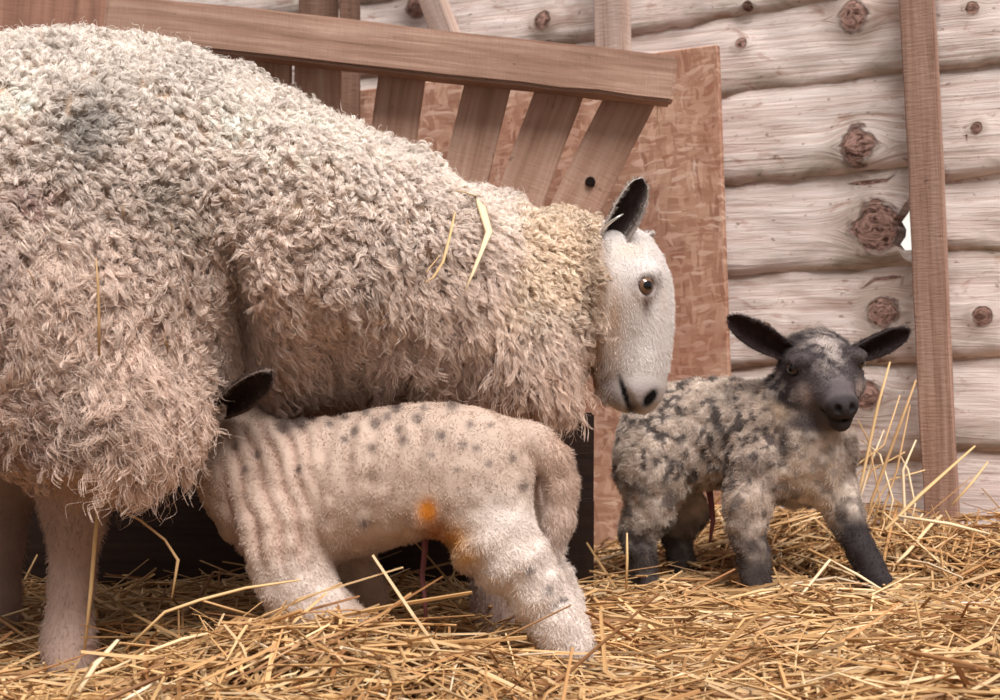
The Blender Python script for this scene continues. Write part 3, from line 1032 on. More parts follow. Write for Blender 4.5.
    side = nrm(np.cross(nn, flow + 1e-4))
    K = 13
    s = np.linspace(0, 1, K)
    ctr = np.empty((NL, K, 3))
    curl = (1 - low) * 0.55 + 0.25 + 0.3 * thighm + 0.5 * ruff
    ph = rng.random(NL) * 6.28
    freq = L / (0.0135 + 0.006 * low) * (0.8 + 0.4 * rng.random(NL))
    for q in range(K):
        t = s[q]
        base = p + L[:, None] * (nn * (lift * t * (1 - 0.45 * t))[:, None] + flow * (t * (0.45 + 0.55 * t)))
        an = ph + freq * 6.28 * t
        amp = (0.0030 + 0.0012 * thighm) * (0.35 + 0.9 * t) * (0.7 + 0.6 * np.sin(ph * 3) ** 2)
        ctr[:, q] = base + side * (amp * np.sin(an))[:, None] + nn * (amp * 0.8 * np.cos(an))[:, None]
    HPL = 15
    N = NL * HPL
    li = np.repeat(np.arange(NL), HPL)
    r0 = (0.0062 + 0.0028 * rng.random(NL))[li] * np.sqrt(rng.random(N))
    an = rng.random(N) * 6.28
    fl = nrm(flow)
    o1, o2 = side[li], fl[li]
    offs = o1 * (r0 * np.cos(an))[:, None] + o2 * (r0 * np.sin(an))[:, None]
    lenj = 0.80 + 0.28 * rng.random(N)
    frizz = rng.random(N) < 0.16
    pts = np.empty((N, K, 3), dtype=np.float32)
    ph2 = rng.random(N) * 6.28
    jd = rng.normal(0, 1, (N, 3))
    for q in range(K):
        t = s[q]
        tight = (1 - 0.80 * t ** 0.7)
        own = 0.0007 * np.sin(ph2 + t * 12)
        a = ctr[li, q]
        w = np.where(frizz, 0.17, 0.02) * t
        pts[:, q] = ctr[li, 0] + (a - ctr[li, 0]) * lenj[:, None] + offs * tight + o1 * own[:, None] + jd * (w * L[li])[:, None]
    rad = (0.00042 * (1 - 0.55 * s ** 1.5))[None, :] * (0.75 + 0.5 * rng.random((N, 1)))
    rad = rad * np.where(frizz, 0.6, 1.0)[:, None]
    # colours: cream on the back, dirty brown plus painted shading below, grey patches, a faint red raddle stain
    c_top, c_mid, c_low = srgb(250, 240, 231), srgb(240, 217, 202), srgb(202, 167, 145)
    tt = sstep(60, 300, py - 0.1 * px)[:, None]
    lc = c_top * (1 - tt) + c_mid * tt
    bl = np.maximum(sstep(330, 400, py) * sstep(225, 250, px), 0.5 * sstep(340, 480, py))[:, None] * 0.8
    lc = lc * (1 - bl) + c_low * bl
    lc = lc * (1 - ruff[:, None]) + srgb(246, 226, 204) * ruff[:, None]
    def patch(x, y, rx, ry, c, amt):
        q = np.clip(amt * np.exp(-((px - x) / rx) ** 2 - ((py - y) / ry) ** 2) * (0.5 + fbm(p, 30, 71)), 0, 1)[:, None]
        return q, c
    for pr in ((80, 130, 28, 26, srgb(190, 182, 174), 0.8), (165, 195, 26, 20, srgb(186, 174, 162), 0.8), (190, 225, 20, 16, srgb(188, 172, 156), 0.8),
               (38, 195, 22, 9, srgb(168, 106, 104), 0.8), (45, 190, 8, 8, srgb(150, 120, 84), 0.7), (5, 290, 14, 40, srgb(140, 108, 104), 0.7),
               (20, 430, 40, 30, srgb(150, 120, 112), 0.7), (590, 290, 12, 50, srgb(176, 150, 128), 0.8)):
        q, c = patch(*pr)
        lc = lc * (1 - q) + c * q
    tone = 0.70 + 0.46 * fbm(p, 14, 81)[:, None] + 0.20 * (rng.random((NL, 1)) - 0.5)
    lc = np.clip(lc * tone, 0, 1)
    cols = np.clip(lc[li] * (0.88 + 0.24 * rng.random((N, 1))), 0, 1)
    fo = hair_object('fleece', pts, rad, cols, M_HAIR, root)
    fo['label'] = 'long crimped cream fleece with grey and reddish stains'

    # short hair of face and legs
    def w2(c, nn):
        px, py = to_px(c)
        d = np.linalg.norm(c - ec, axis=1)
        hd = (px > 596) & (py < 425) & (d > 0.014)
        lg = (c[:, 2] < 0.30) & (px < 590)
        return hd * 1.0 + lg * 0.6
    def lenf(p, nn):
        px, py = to_px(p)
        base = np.where(p[:, 2] < 0.30, 0.006, 0.0055)
        base = np.where((px > 596) & (py > 240), np.where(py > 372, 0.0018, 0.0048), base)
        return base + 0.010 * np.exp(-((px - 600) / 8) ** 2) * (py > 240)
    lean = lambda p, nn: nrm(np.tile(np.array([0.12, 0.0, -1.0]), (len(p), 1)))
    tree_v, tree_c = v, col
    def colf(p, nn):
        return nearest_col(v, col, p)
    fur('short_hair', v, f, n, 34000, w2, lenf, lean, colf, M_HAIR, root, 4, 0.00034, 0.15, 0.22)
    # eye
    M = mat_eye('ewe_eye', srgb(116, 86, 66), 0.0128, (0.60, 0.46), 0.84)
    look = nrm(en * 0.7 + np.array([0.35, -0.6, 0.0]))
    e = sphere_obj('eye', ec - en * 0.0062, 0.0128, M, root, look)
    # eye on the far side, mirrored across the head plane
    w = w_
    ofs = (ec - o) @ w
    m2 = ec - w * 2 * ofs
    i2 = np.argmin(np.linalg.norm(v - m2, axis=1))
    e2 = sphere_obj('eye', v[i2] - n[i2] * 0.0085, 0.0115, M, root, n[i2])
    # lids
    for (cc, nv) in ((ec - en * 0.001, en),):
        t1 = nrm(np.cross(nv, [0, 0, 1])); t2 = np.cross(t1, nv)
        ring = []
        for q in range(25):
            an = q / 24 * 2 * math.pi
            ring.append(cc + t1 * (0.0125 * math.cos(an)) + t2 * (0.0088 * math.sin(an)) + nv * (0.0012 - 0.003 * math.cos(an) ** 2))
        tv, tf = tube(ring, [0.0019] * 25, 6)
        mesh_obj('eyelid', tv, tf, NT('eyelid_skin', 0.4, 0.4).color(srgb(86, 64, 60)), root)
    # near ear standing up, hollow turned to the camera; far ear behind the poll
    EM = mat_vcol('ear_skin', 0.7, 0.2, 0.2, 300)
    eb, et = P(604, 250, HY - 0.055), P(643, 179, HY - 0.085)
    ear('ear', eb, et, (0.45, -0.9, 0.1), 0.0240, root, EM, srgb(206, 196, 190), srgb(52, 40, 40), 0.85, 0.005, -0.03)
    ear('ear', P(628, 250, HY + 0.05), P(650, 240, HY + 0.15), (0.5, -0.6, -0.4), 0.022, root, EM, srgb(206, 196, 190), srgb(62, 48, 46), 0.7, 0.005)
    # metal ear tag: a bent strip through the ear
    tp = [P(602, 231, HY - 0.088), P(606, 226, HY - 0.094), P(612, 221, HY - 0.098), P(618, 217, HY - 0.099), P(623, 214, HY - 0.097)]
    tv, tf = tube(tp, [0.0025, 0.0034, 0.0036, 0.0034, 0.002], 6, flat=0.5)
    tm = NT('tag_metal', 0.3, 0.5); tm.b.inputs['Metallic'].default_value = 0.8
    tg = mesh_obj('ear_tag', tv, tf, tm.color(srgb(225, 222, 216)), root)
    tg['label'] = 'shiny metal ear tag'
    return root, v, n

def nearest_col(v, col, p, cell=0.012):
    """colour of a nearby skin vertex, by hashed cells"""
    key = np.floor(v / cell).astype(np.int64)
    h = (key[:, 0] * 73856093) ^ (key[:, 1] * 19349663) ^ (key[:, 2] * 83492791)
    order = np.argsort(h, kind='stable'); hs = h[order]
    out = np.zeros((len(p), 3)); best = np.full(len(p), 9e9)
    kp = np.floor(p / cell).astype(np.int64)
    for dx in (0, -1, 1):
        for dy in (0, -1, 1):
            for dz in (0, -1, 1):
                k = kp + np.array([dx, dy, dz])
                hh = (k[:, 0] * 73856093) ^ (k[:, 1] * 19349663) ^ (k[:, 2] * 83492791)
                lo = np.searchsorted(hs, hh); hi = np.searchsorted(hs, hh, 'right')
                for q in range(int(min(30, (hi - lo).max() if len(hi) else 0))):
                    ok = lo + q < hi
                    idx = order[np.minimum(lo + q, len(order) - 1)]
                    d = np.where(ok, ((v[idx] - p) ** 2).sum(1), 9e9)
                    b = d < best
                    best = np.where(b, d, best); out[b] = col[idx[b]]
    return out

ewe, EV, EN = build_ewe()

# ------------------------------------------------------------------ suckling lamb
def build_lamb_a():
    root = empty('lamb', tuple(P(430, 640, -0.2) * np.array([1, 1, 0]) + np.array([0, 0, 0.05])))
    tag(root, 'pinkish cream lamb with small dark spots suckling under the ewe', 'lamb')
    xs = axis(-0.40, 0.16, 0.0048); ys = axis(-0.36, 0.02, 0.0052); zs = axis(0.0, 0.44, 0.0048)
    F = Field(xs, ys, zs)
    rows = [(198, 462, 482, -0.125, 0.02), (206, 445, 505, -0.13, 0.042), (225, 432, 532, -0.14, 0.055), (255, 424, 556, -0.155, 0.066), (290, 423, 566, -0.17, 0.074), (330, 418, 560, -0.18, 0.079),
            (370, 409, 552, -0.19, 0.081), (410, 404, 540, -0.2, 0.083), (450, 402, 530, -0.205, 0.083), (482, 411, 528, -0.21, 0.077), (503, 424, 518, -0.21, 0.062), (519, 442, 503, -0.21, 0.042), (528, 460, 486, -0.21, 0.018)]
    F.loft(st_px(rows), 0.02, 2.2)
    # neck and head reaching up to the udder
    F.cone(P(255, 470, -0.15), P(228, 432, -0.125), 0.055, 0.042, 0.03)
    F.ell(P(224, 412, -0.12), (0.042, 0.042, 0.040), k=0.025)
    F.cone(P(222, 408, -0.115), P(192, 386, -0.09), 0.036, 0.022, 0.02)
    # fore legs: near one kneels, far one stands back
    F.chain([(P(282, 530, -0.215), 0.045), (P(288, 566, -0.225), 0.036), (P(300, 596, -0.225), 0.033), (P(318, 612, -0.225), 0.030), (P(350, 622, -0.22), 0.022)], 0.025)
    F.chain([(P(310, 545, -0.13), 0.035), (P(352, 560, -0.115), 0.024), (P(370, 590, -0.115), 0.017), (P(376, 630, -0.115), 0.016)], 0.02)
    # hind legs stretched back
    F.ell(P(478, 478, -0.235), (0.052, 0.055, 0.066), k=0.03)
    F.chain([(P(480, 502, -0.24), 0.050), (P(496, 540, -0.25), 0.040), (P(524, 574, -0.25), 0.0265), (P(546, 604, -0.245), 0.0215), (P(559, 626, -0.245), 0.0200), (P(574, 648, -0.255), 0.0200)], 0.03)
    F.chain([(P(500, 490, -0.17), 0.045), (P(526, 540, -0.15), 0.030), (P(548, 578, -0.14), 0.019), (P(564, 606, -0.135), 0.016), (P(572, 630, -0.14), 0.016)], 0.03)
    # tail hanging in a bow
    F.chain([(P(506, 440, -0.21), 0.026), (P(532, 440, -0.215), 0.019), (P(553, 458, -0.22), 0.0175), (P(561, 488, -0.22), 0.0165), (P(560, 518, -0.22), 0.015), (P(556, 545, -0.22), 0.010)], 0.012)
    # belly tuck, navel
    F.ell(P(428, 512, -0.265), (0.014, 0.012, 0.016), k=0.015)
    v, f = F.mesh(2)
    n = vnormals(v, f)
    X, Y = to_px(v)
    # skin folds on neck and ribs
    m1 = sstep(345, 285, X) * sstep(212, 235, X) * sstep(585, 540, Y) * sstep(410, 432, Y)
    ph = (X - 0.35 * (Y - 480)) / 13.0 + 0.05 * (Y - 480) / 13.0 * sstep(300, 240, X) + 1.5 * (noise(v, 18, 5) - 0.5)
    r = 0.0058 * m1 * np.abs(np.sin(ph * 2.2)) * (0.45 + 1.1 * noise(v, 16, 19))
    m2 = sstep(290, 330, X) * sstep(470, 420, X) * sstep(405, 430, Y) * sstep(550, 520, Y)
    r2 = 0.0040 * m2 * (0.5 + 0.5 * np.sin(X / 3.6 + 0.012 * (Y - 400) * 4 + 2 * (noise(v, 20, 8) - 0.5) * 2))
    m3 = sstep(420, 440, X) * sstep(585, 560, X) * sstep(525, 545, Y) * sstep(640, 600, Y)
    r3 = 0.003 * m3 * np.sin((X * 0.7 + Y) / 7 + 3 * noise(v, 25, 9))
    lump = 0.004 * (noise(v, 70, 14) - 0.5)
    v = v + n * (r + r2 + r3 + lump)[:, None]
    n = vnormals(v, f)
    base = srgb(194, 172, 157)
    col = np.tile(base, (len(v), 1))
    wht = (sstep(440, 500, X) * sstep(470, 530, Y) * 0.9)[:, None]
    col = col * (1 - wht) + srgb(228, 216, 208) * wht
    whb = (sstep(540, 585, Y) * sstep(360, 330, X) * 0.8)[:, None]
    col = col * (1 - whb) + srgb(222, 208, 199) * whb
    tl = (sstep(535, 556, X) * sstep(425, 440, Y) * sstep(560, 530, Y) * 0.6)[:, None]
    col = col * (1 - tl) + srgb(188, 158, 140) * tl
    pk = (m1 * (1 - np.abs(np.sin(ph * 2.2))) * 0.35)[:, None]
    col = col * (1 - pk) + srgb(176, 128, 112) * pk
    tone = (0.9 + 0.2 * fbm(v, 40, 77))[:, None]
    col = col * tone
    spots = [(310, 418, 6), (355, 432, 5), (345, 440, 4), (375, 424, 6), (388, 418, 5), (399, 430, 4), (404, 442, 5), (417, 419, 6), (441, 436, 5), (452, 404, 7), (463, 445, 4), (470, 425, 4),
             (424, 408, 4), (398, 405, 4), (489, 464, 4), (476, 448, 4), (366, 412, 5), (395, 408, 6), (458, 470, 3), (512, 458, 4), (524, 486, 5), (490, 425, 3), (365, 522, 5), (372, 448, 4),
             (432, 455, 3), (345, 418, 4), (330, 425, 4), (258, 455, 5), (237, 447, 5), (246, 470, 4), (292, 426, 11), (282, 428, 8), (302, 424, 8), (240, 525, 3), (548, 590, 4), (555, 606, 4), (530, 570, 4), (565, 600, 4), (300, 470, 4)]
    side = n[:, 1] < 0.55
    for (sx, sy, sr) in spots:
        q = np.clip(1.1 * np.exp(-(((X - sx) ** 2 + (Y - sy) ** 2) / (sr * 0.85) ** 2)), 0, 0.7)[:, None]
        q = q * side[:, None]
        col = col * (1 - q) + srgb(78, 66, 64) * q
    for (sx, sy, rx, ry, c, am) in ((428, 511, 9, 11, srgb(214, 138, 52), 1.5), (452, 540, 16, 14, srgb(206, 150, 70), 0.9), (436, 530, 14, 12, srgb(150, 92, 44), 0.9), (438, 548, 10, 10, srgb(120, 76, 44), 0.6), (468, 558, 12, 8, srgb(214, 168, 96), 0.7)):
        q = np.clip(am * np.exp(-((X - sx) / rx) ** 2 - ((Y - sy) / ry) ** 2), 0, 1)[:, None] * (n[:, 1] < 0.3)[:, None]
        col = col * (1 - q) + c * q
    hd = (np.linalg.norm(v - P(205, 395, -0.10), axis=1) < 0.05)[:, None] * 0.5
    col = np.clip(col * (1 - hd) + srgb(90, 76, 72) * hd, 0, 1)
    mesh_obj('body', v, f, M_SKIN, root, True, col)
    def lenf(p, nn):
        px, py = to_px(p)
        return 0.0036 + 0.0020 * sstep(500, 560, py) * (px > 440) + 0.003 * sstep(535, 555, px) * (py < 560) + 0.001 * (py > 540)
    def lean(p, nn):
        g = np.tile(np.array([0.35, 0, -0.9]), (len(p), 1))
        return nrm(g - nn * np.sum(g * nn, 1)[:, None] * 0.8)
    colf = lambda p, nn: nearest_col(v, col, p, 0.008)
    fo = fur('coat', v, f, n, 62000, lambda c, nn: np.where(nn[:, 1] < 0.4, 1.0, 0.35), lenf, lean, colf, M_HAIR, root, 5, 0.00034, 0.5, 0.35)
    EM = mat_vcol('lamb_ear_skin', 0.75, 0.2, 0.2, 300)
    ear('ear', P(222, 408, -0.20), P(274, 368, -0.29), (-0.15, -0.8, -0.55), 0.0195, root, EM, srgb(112, 96, 88), srgb(58, 46, 44), 1.1, 0.006, 0.05)
    ear('ear', P(222, 400, -0.08), P(262, 372, -0.04), (0.2, -0.8, -0.5), 0.02, root, EM, srgb(66, 54, 50), srgb(40, 30, 30), 0.9, 0.006)
    eye = mat_eye('suckling_lamb_eye', srgb(40, 30, 26), 0.009)
    ec, en = surf(v, n, 212, 402)
    sphere_obj('eye', ec - en * 0.004, 0.009, eye, root, en)
    cp = [P(424, 528, -0.215), P(425, 550, -0.212), P(422, 575, -0.212), P(425, 600, -0.215), P(426, 622, -0.215)]
    tv, tf = tube(cp, [0.005, 0.0035, 0.003, 0.0028, 0.0015], 8)
    c = mesh_obj('umbilical_cord', tv, tf, NT('dried_cord', 0.5, 0.4).color(srgb(120, 70, 74)), root)
    c['label'] = 'dried reddish navel cord'
    return root
build_lamb_a()

# ------------------------------------------------------------------ speckled lamb
def build_lamb_b():
    root = empty('lamb', tuple(P(740, 590, 0.36) * np.array([1, 1, 0]) + np.array([0, 0, 0.05])))
    tag(root, 'grey speckled lamb with dark face and ears standing before the log wall', 'lamb')
    xs = axis(0.12, 0.62, 0.0055, (0.37, 0.53), 0.0030); ys = axis(0.10, 0.58, 0.0058, (0.13, 0.33), 0.0034); zs = axis(0.0, 0.47, 0.0055, (0.27, 0.45), 0.0030)
    F = Field(xs, ys, zs)
    rows = [(618, 445, 468, .452, .015), (625, 415, 490, .45, .045), (638, 399, 500, .445, .064), (660, 387, 498, .43, .074), (695, 380, 488, .415, .079), (730, 379, 488, .395, .081), (765, 384, 498, .37, .081),
            (795, 392, 506, .345, .078), (820, 402, 500, .325, .066), (838, 420, 480, .31, .045), (847, 440, 462, .305, .02)]
    F.loft(st_px(rows), 0.025, 2.2)
    # neck
    F.cone(P(800, 432, 0.335), P(815, 375, 0.305), 0.068, 0.047, 0.04)
    # head towards the camera, turned slightly right
    o = P(817, 356, 0.315)
    a = nrm(np.array([0.019, -0.115, -0.075]))
    u = np.array([-0.03, -0.5, 0.85])
    st = [(-0.038, -0.018, 0.018, 0.020), (-0.028, -0.034, 0.030, 0.038), (-0.005, -0.043, 0.036, 0.045), (0.020, -0.045, 0.039, 0.0475), (0.045, -0.045, 0.035, 0.046), (0.065, -0.043, 0.028, 0.040), (0.085, -0.038, 0.020, 0.029),
          (0.105, -0.034, 0.016, 0.024), (0.120, -0.030, 0.013, 0.0215), (0.130, -0.023, 0.008, 0.017), (0.136, -0.014, 0.002, 0.008)]
    a_, u_, w_ = F.loft2(o, a, u, st, 0.025, 2.15)
    if w_[0] < 0: w_ = -w_
    H = lambda t, uu, ww: o + a_ * t + u_ * uu + w_ * ww
    for s in (-1, 1):
        F.ell(H(0.044, 0.026, s * 0.040), (0.015, 0.015, 0.010), k=0.015)         # brows
        F.ell(H(0.050, -0.020, s * 0.032), (0.022, 0.022, 0.018), k=0.02)         # cheeks
        F.ell(H(0.118, -0.004, s * 0.0130), (0.009, 0.010, 0.010), k=0.010)       # nostril wings
        F.ell(H(0.131, -0.001, s * 0.0100), (0.0050, 0.0045, 0.0060), k=0.004, sub=True)
    F.cone(H(0.100, -0.034, 0), H(0.122, -0.030, 0), 0.020, 0.014, 0.012)          # chin
    for s in (-1, 1):
        F.cone(H(0.131, -0.0200, 0), H(0.104, -0.0175, s * 0.027), 0.0028, 0.0030, 0.004, sub=True)
    # legs
    F.ell(P(652, 458, 0.40), (0.055, 0.050, 0.068), k=0.03)
    F.chain([(P(655, 480, 0.39), 0.0461), (P(650, 512, 0.385), 0.0279), (P(636, 534, 0.385), 0.0193), (P(642, 560, 0.375), 0.0155), (P(646, 584, 0.37), 0.0155), (P(652, 603, 0.355), 0.0163)], 0.025)
    F.chain([(P(668, 480, 0.47), 0.0424), (P(690, 512, 0.48), 0.0232), (P(676, 534, 0.48), 0.0170), (P(682, 560, 0.47), 0.0140), (P(688, 590, 0.46), 0.0147)], 0.025)
    F.chain([(P(760, 470, 0.315), 0.0479), (P(748, 500, 0.305), 0.0294), (P(746, 528, 0.30), 0.0217), (P(753, 556, 0.295), 0.0174), (P(756, 580, 0.29), 0.0155), (P(760, 604, 0.28), 0.0170)], 0.025)
    F.chain([(P(822, 462, 0.32), 0.0442), (P(836, 492, 0.31), 0.0263), (P(848, 522, 0.30), 0.0202), (P(862, 552, 0.285), 0.0163), (P(874, 576, 0.275), 0.0147), (P(884, 594, 0.262), 0.0163)], 0.025)
    # short tail
    F.chain([(P(636, 418, 0.47), 0.018), (P(629, 445, 0.482), 0.015), (P(630, 480, 0.482), 0.010)], 0.015)
    v, f = F.mesh(2)
    n = vnormals(v, f)
    eyes = []
    for s in (-1, 1):
        c0 = H(0.046, 0.013, s * 0.050)
        i = np.argmin(np.linalg.norm(v - c0, axis=1))
        eyes.append((v[i].copy(), n[i].copy()))
        v = displace_socket(v, n, v[i].copy(), 0.0110, 0.003, 0.006)
        n = vnormals(v, f)
    X, Y = to_px(v)
    q = v - o
    ht, hu, hww = q @ a_, q @ u_, q @ w_
    headm = sstep(-0.035, -0.010, ht) * sstep(0.085, 0.070, np.abs(hww)) * (hu > -0.075)
    hm = headm * sstep(-0.052, -0.038, hu + 0.12 * np.clip(ht, 0, 1))
    lump = 0.006 * (noise(v, 75, 15) - 0.5) * (1 - hm)
    v = v + n * lump[:, None]
    n = vnormals(v, f)
    # coat: cream ground, dark flecks on back and rump, brown-grey ribs, dark legs
    col = np.tile(srgb(208, 192, 179), (len(v), 1))
    nz = fbm(v * np.array([1, 1, 0.8]), 105, 91, 2)
    def lay(m, c):
        nonlocal col
        m = np.clip(m, 0, 1)[:, None]
        col = col * (1 - m) + np.array(c) * m
    lay(sstep(715, 760, X) * sstep(470, 380, Y) * sstep(850, 800, X) * 0.25, srgb(186, 160, 138))
    lay(0.55 * sstep(400, 440, Y) * sstep(700, 740, X) * sstep(800, 760, X) * fbm(v, 25, 17), srgb(150, 124, 110))
    lay(sstep(0.53, 0.62, nz * 0.7 + 0.3 * fbm(v, 28, 19, 2)) * (0.92 - 0.5 * sstep(760, 810, X)) * sstep(520, 470, Y), srgb(86, 77, 75))
    lay(sstep(0.50, 0.62, fbm(v, 30, 23, 2)) * 0.5 * sstep(680, 740, X) * sstep(800, 770, X), srgb(112, 98, 92))
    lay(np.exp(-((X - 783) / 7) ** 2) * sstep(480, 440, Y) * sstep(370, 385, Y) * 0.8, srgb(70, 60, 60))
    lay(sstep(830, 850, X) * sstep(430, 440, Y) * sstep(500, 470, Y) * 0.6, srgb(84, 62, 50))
    legz = sstep(0.175, 0.09, v[:, 2] + 0.05 * (nz - 0.5))
    lay(legz * 0.92, srgb(46, 38, 38))
    lay(sstep(0.52, 0.62, fbm(v, 48, 29, 2)) * sstep(0.24, 0.17, v[:, 2]) * 0.7, srgb(58, 48, 48))
    lay(sstep(820, 850, X) * sstep(500, 530, Y), srgb(52, 46, 48))
    # face
    lay(hm, srgb(74, 66, 67))
    wn = fbm(v, 55, 37, 2)
    lay(hm * np.exp(-((ht - 0.030) / 0.03) ** 2 - (hww / 0.020) ** 2) * sstep(0.42, 0.52, wn) * sstep(0.0, 0.02, hu), srgb(196, 182, 176))
    lay(hm * sstep(0.02, 0.04, hu) * 0.35 * sstep(0.45, 0.6, wn), srgb(150, 136, 130))
    for s in (-1, 1):
        lay(hm * np.exp(-((ht - 0.075) / 0.016) ** 2 - ((hww - s * 0.038) / 0.010) ** 2 - ((hu + 0.012) / 0.014) ** 2) * 1.0, srgb(190, 170, 162))
    lay(hm * sstep(0.50, 0.60, fbm(v, 130, 47, 2)) * 0.7 * sstep(0.10, 0.06, ht) * np.clip(np.exp(-((np.abs(hww) - 0.0) / 0.022) ** 2) + 0.9 * sstep(0.0, -0.02, hu) + 0.25 * sstep(0.03, 0.0, ht), 0, 1), srgb(168, 156, 150))
    lay(hm * sstep(0.06, 0.09, ht) * 0.45, srgb(112, 102, 104))
    lay(hm * sstep(0.112, 0.124, ht) * 0.8, srgb(40, 36, 38))
    lay(sstep(-0.030, -0.045, hu) * headm * sstep(0.09, 0.06, ht) * sstep(380, 395, Y) * 0.9, srgb(206, 182, 158))
    for s in (-1, 1):
        d = np.linalg.norm(v - H(0.131, -0.001, s * 0.0100), axis=1)
        lay(np.exp(-(d / 0.006) ** 2) * 1.2, srgb(12, 10, 11))
    mouthd = np.abs(hu + 0.0195 + 0.0) 
    lay(np.exp(-(mouthd / 0.0035) ** 2) * sstep(0.095, 0.105, ht), srgb(18, 14, 15))
    col = np.clip(col * (0.88 + 0.24 * fbm(v, 60, 43))[:, None], 0, 1)
    mesh_obj('body', v, f, M_SKIN, root, True, col)
    def wg(c, nn):
        d = np.minimum(np.linalg.norm(c - eyes[0][0], axis=1), np.linalg.norm(c - eyes[1][0], axis=1))
        t = (c - o) @ a_
        return np.where(nn[:, 1] < 0.45, 1.0, 0.4) * (d > 0.011) * np.where(t > 0.112, 0.25, 1.0)
    def lenf(p, nn):
        t = (p - o) @ a_; uu = (p - o) @ u_; w = np.abs((p - o) @ w_)
        face = sstep(-0.01, 0.03, t) * (w < 0.075) * (uu > -0.06)
        return (0.0075 - 0.002 * sstep(0.17, 0.10, p[:, 2])) * (1 - face) + face * (0.0045 - 0.002 * sstep(0.08, 0.11, t))
    def lean(p, nn):
        g = np.tile(np.array([-0.4, 0.3, -0.8]), (len(p), 1))
        return nrm(g - nn * np.sum(g * nn, 1)[:, None] * 0.8)
    fur('coat', v, f, n, 62000, wg, lenf, lean, lambda p, nn: nearest_col(v, col, p, 0.008), M_HAIR, root, 5, 0.00036, 0.6, 0.38)
    EM = mat_vcol('dark_ear_skin', 0.75, 0.2, 0.2, 300)
    ear('ear', P(793, 354, 0.30), P(728, 317, 0.285), (0.1, -0.85, -0.45), 0.0215, root, EM, srgb(66, 56, 56), srgb(58, 44, 44), 0.75, 0.006, 0.02)
    ear('ear', P(848, 356, 0.29), P(909, 330, 0.285), (-0.1, -0.85, -0.5), 0.0190, root, EM, srgb(66, 56, 56), srgb(50, 38, 38), 0.75, 0.006, 0.02)
    EY = mat_eye('speckled_lamb_eye', srgb(30, 24, 25), 0.0112, (0.6, 0.4), 1.5)
    for (c, nn) in eyes:
        sphere_obj('eye', c - nn * 0.0040, 0.0112, EY, root, nn)
    cp = [P(708, 484, 0.40), P(711, 500, 0.395), P(713, 520, 0.395), P(710, 542, 0.395)]
    tv, tf = tube(cp, [0.006, 0.0045, 0.004, 0.002], 8)
    c = mesh_obj('umbilical_cord', tv, tf, bpy.data.materials['dried_cord'], root)
    c['label'] = 'dried reddish navel cord'
    return root
build_lamb_b()

# ------------------------------------------------------------------ straw
M_STRAW = mat_vcol('straw', 0.55, 0.35)
STRAW_COLS = [srgb(224, 186, 136), srgb(208, 166, 116), srgb(236, 206, 162), srgb(186, 142, 96), srgb(158, 112, 72), srgb(216, 176, 124), srgb(244, 226, 196)]
STRAW_W = np.array([0.24, 0.24, 0.14, 0.16, 0.10, 0.10, 0.02]); STRAW_W /= STRAW_W.sum()

def stalks(n, cx, cy, dz, L, rad, az, tilt, bendv):
    """n bent stalks as arrays of tubes: 4 stations, 4 sides (flattened)"""
    K, S = 4, 4
    t = np.linspace(-0.5, 0.5, K)
    d = np.stack([np.cos(az), np.sin(az)], -1)
    pn = np.stack([-np.sin(az), np.cos(az)], -1)
    pts = np.empty((n, K, 3))
    z0 = heap(cx, cy) + dz
    ex0 = heap(cx - d[:, 0] * L * 0.5, cy - d[:, 1] * L * 0.5); ex1 = heap(cx + d[:, 0] * L * 0.5, cy + d[:, 1] * L * 0.5)
    sl = (ex1 - ex0) / L
    for q in range(K):
        b = bendv * (t[q] ** 2 * 4 - 0.5)
        pts[:, q, 0] = cx + d[:, 0] * L * t[q] + pn[:, 0] * b * L
        pts[:, q, 1] = cy + d[:, 1] * L * t[q] + pn[:, 1] * b * L
        pts[:, q, 2] = z0 + (sl + tilt) * L * t[q] + np.abs(bendv) * L * 0.5 * (0.5 - t[q] ** 2 * 4) * np.sign(rng.random(n) - 0.4)
    tang = nrm(pts[:, -1] - pts[:, 0])
    s1 = nrm(np.cross(tang, np.array([0, 0, 1.0]) + rng.normal(0, 0.4, (n, 3))))
    s2 = np.cross(s1, tang)
    flat = 0.35 + 0.65 * rng.random(n)
    v = np.empty((n, K, S, 3))
    tap = np.array([0.75, 1.0, 0.95, 0.6])
    for q in range(K):
        for k in range(S):
            an = 2 * math.pi * k / S
            v[:, q, k] = pts[:, q] + (rad * tap[q])[:, None] * (s1 * math.cos(an) + s2 * (math.sin(an) * flat)[:, None])
    base = (np.arange(n) * K * S)[:, None]
    f = []
    for q in range(K - 1):
        for k in range(S):
            a = q * S + k; b = q * S + (k + 1) % S
            f.append(base + np.array([[a, b, b + S, a + S]]))
    f.append(base + np.array([[3, 2, 1, 0]])); f.append(base + (K - 1) * S + np.array([[0, 1, 2, 3]]))
    f = np.concatenate(f)
    ci = rng.choice(len(STRAW_COLS), n, p=STRAW_W)
    c = np.array(STRAW_COLS)[ci] * (0.58 + 0.48 * rng.random((n, 1))) * np.array([1.0, 0.97, 0.93])
    return v.reshape(-1, 3), f, np.clip(np.repeat(c, K * S, axis=0), 0, 1), pts

def straw_params(n, ymin, ymax, lo, hi, rlo, rhi, up=0.1):
    # even over the area seen from the pen's front
    yy = ymin + (ymax - ymin) * rng.random(n) ** 0.9
    half = 0.34 * (yy - CAMY) + 0.20
    xx = (rng.random(n) * 2 - 1) * half
    L = lo + (hi - lo) * rng.random(n) ** 1.6
    rad = rlo + (rhi - rlo) * rng.random(n) ** 1.5
    az = rng.random(n) * math.pi * 2
    tilt = rng.normal(0, 0.13, n)
    u = rng.random(n) < up
    tilt = np.where(u, rng.normal(0, 0.42, n), tilt)
    bend = rng.normal(0, 0.13, n)
    return xx, yy, L, rad, az, tilt, bend

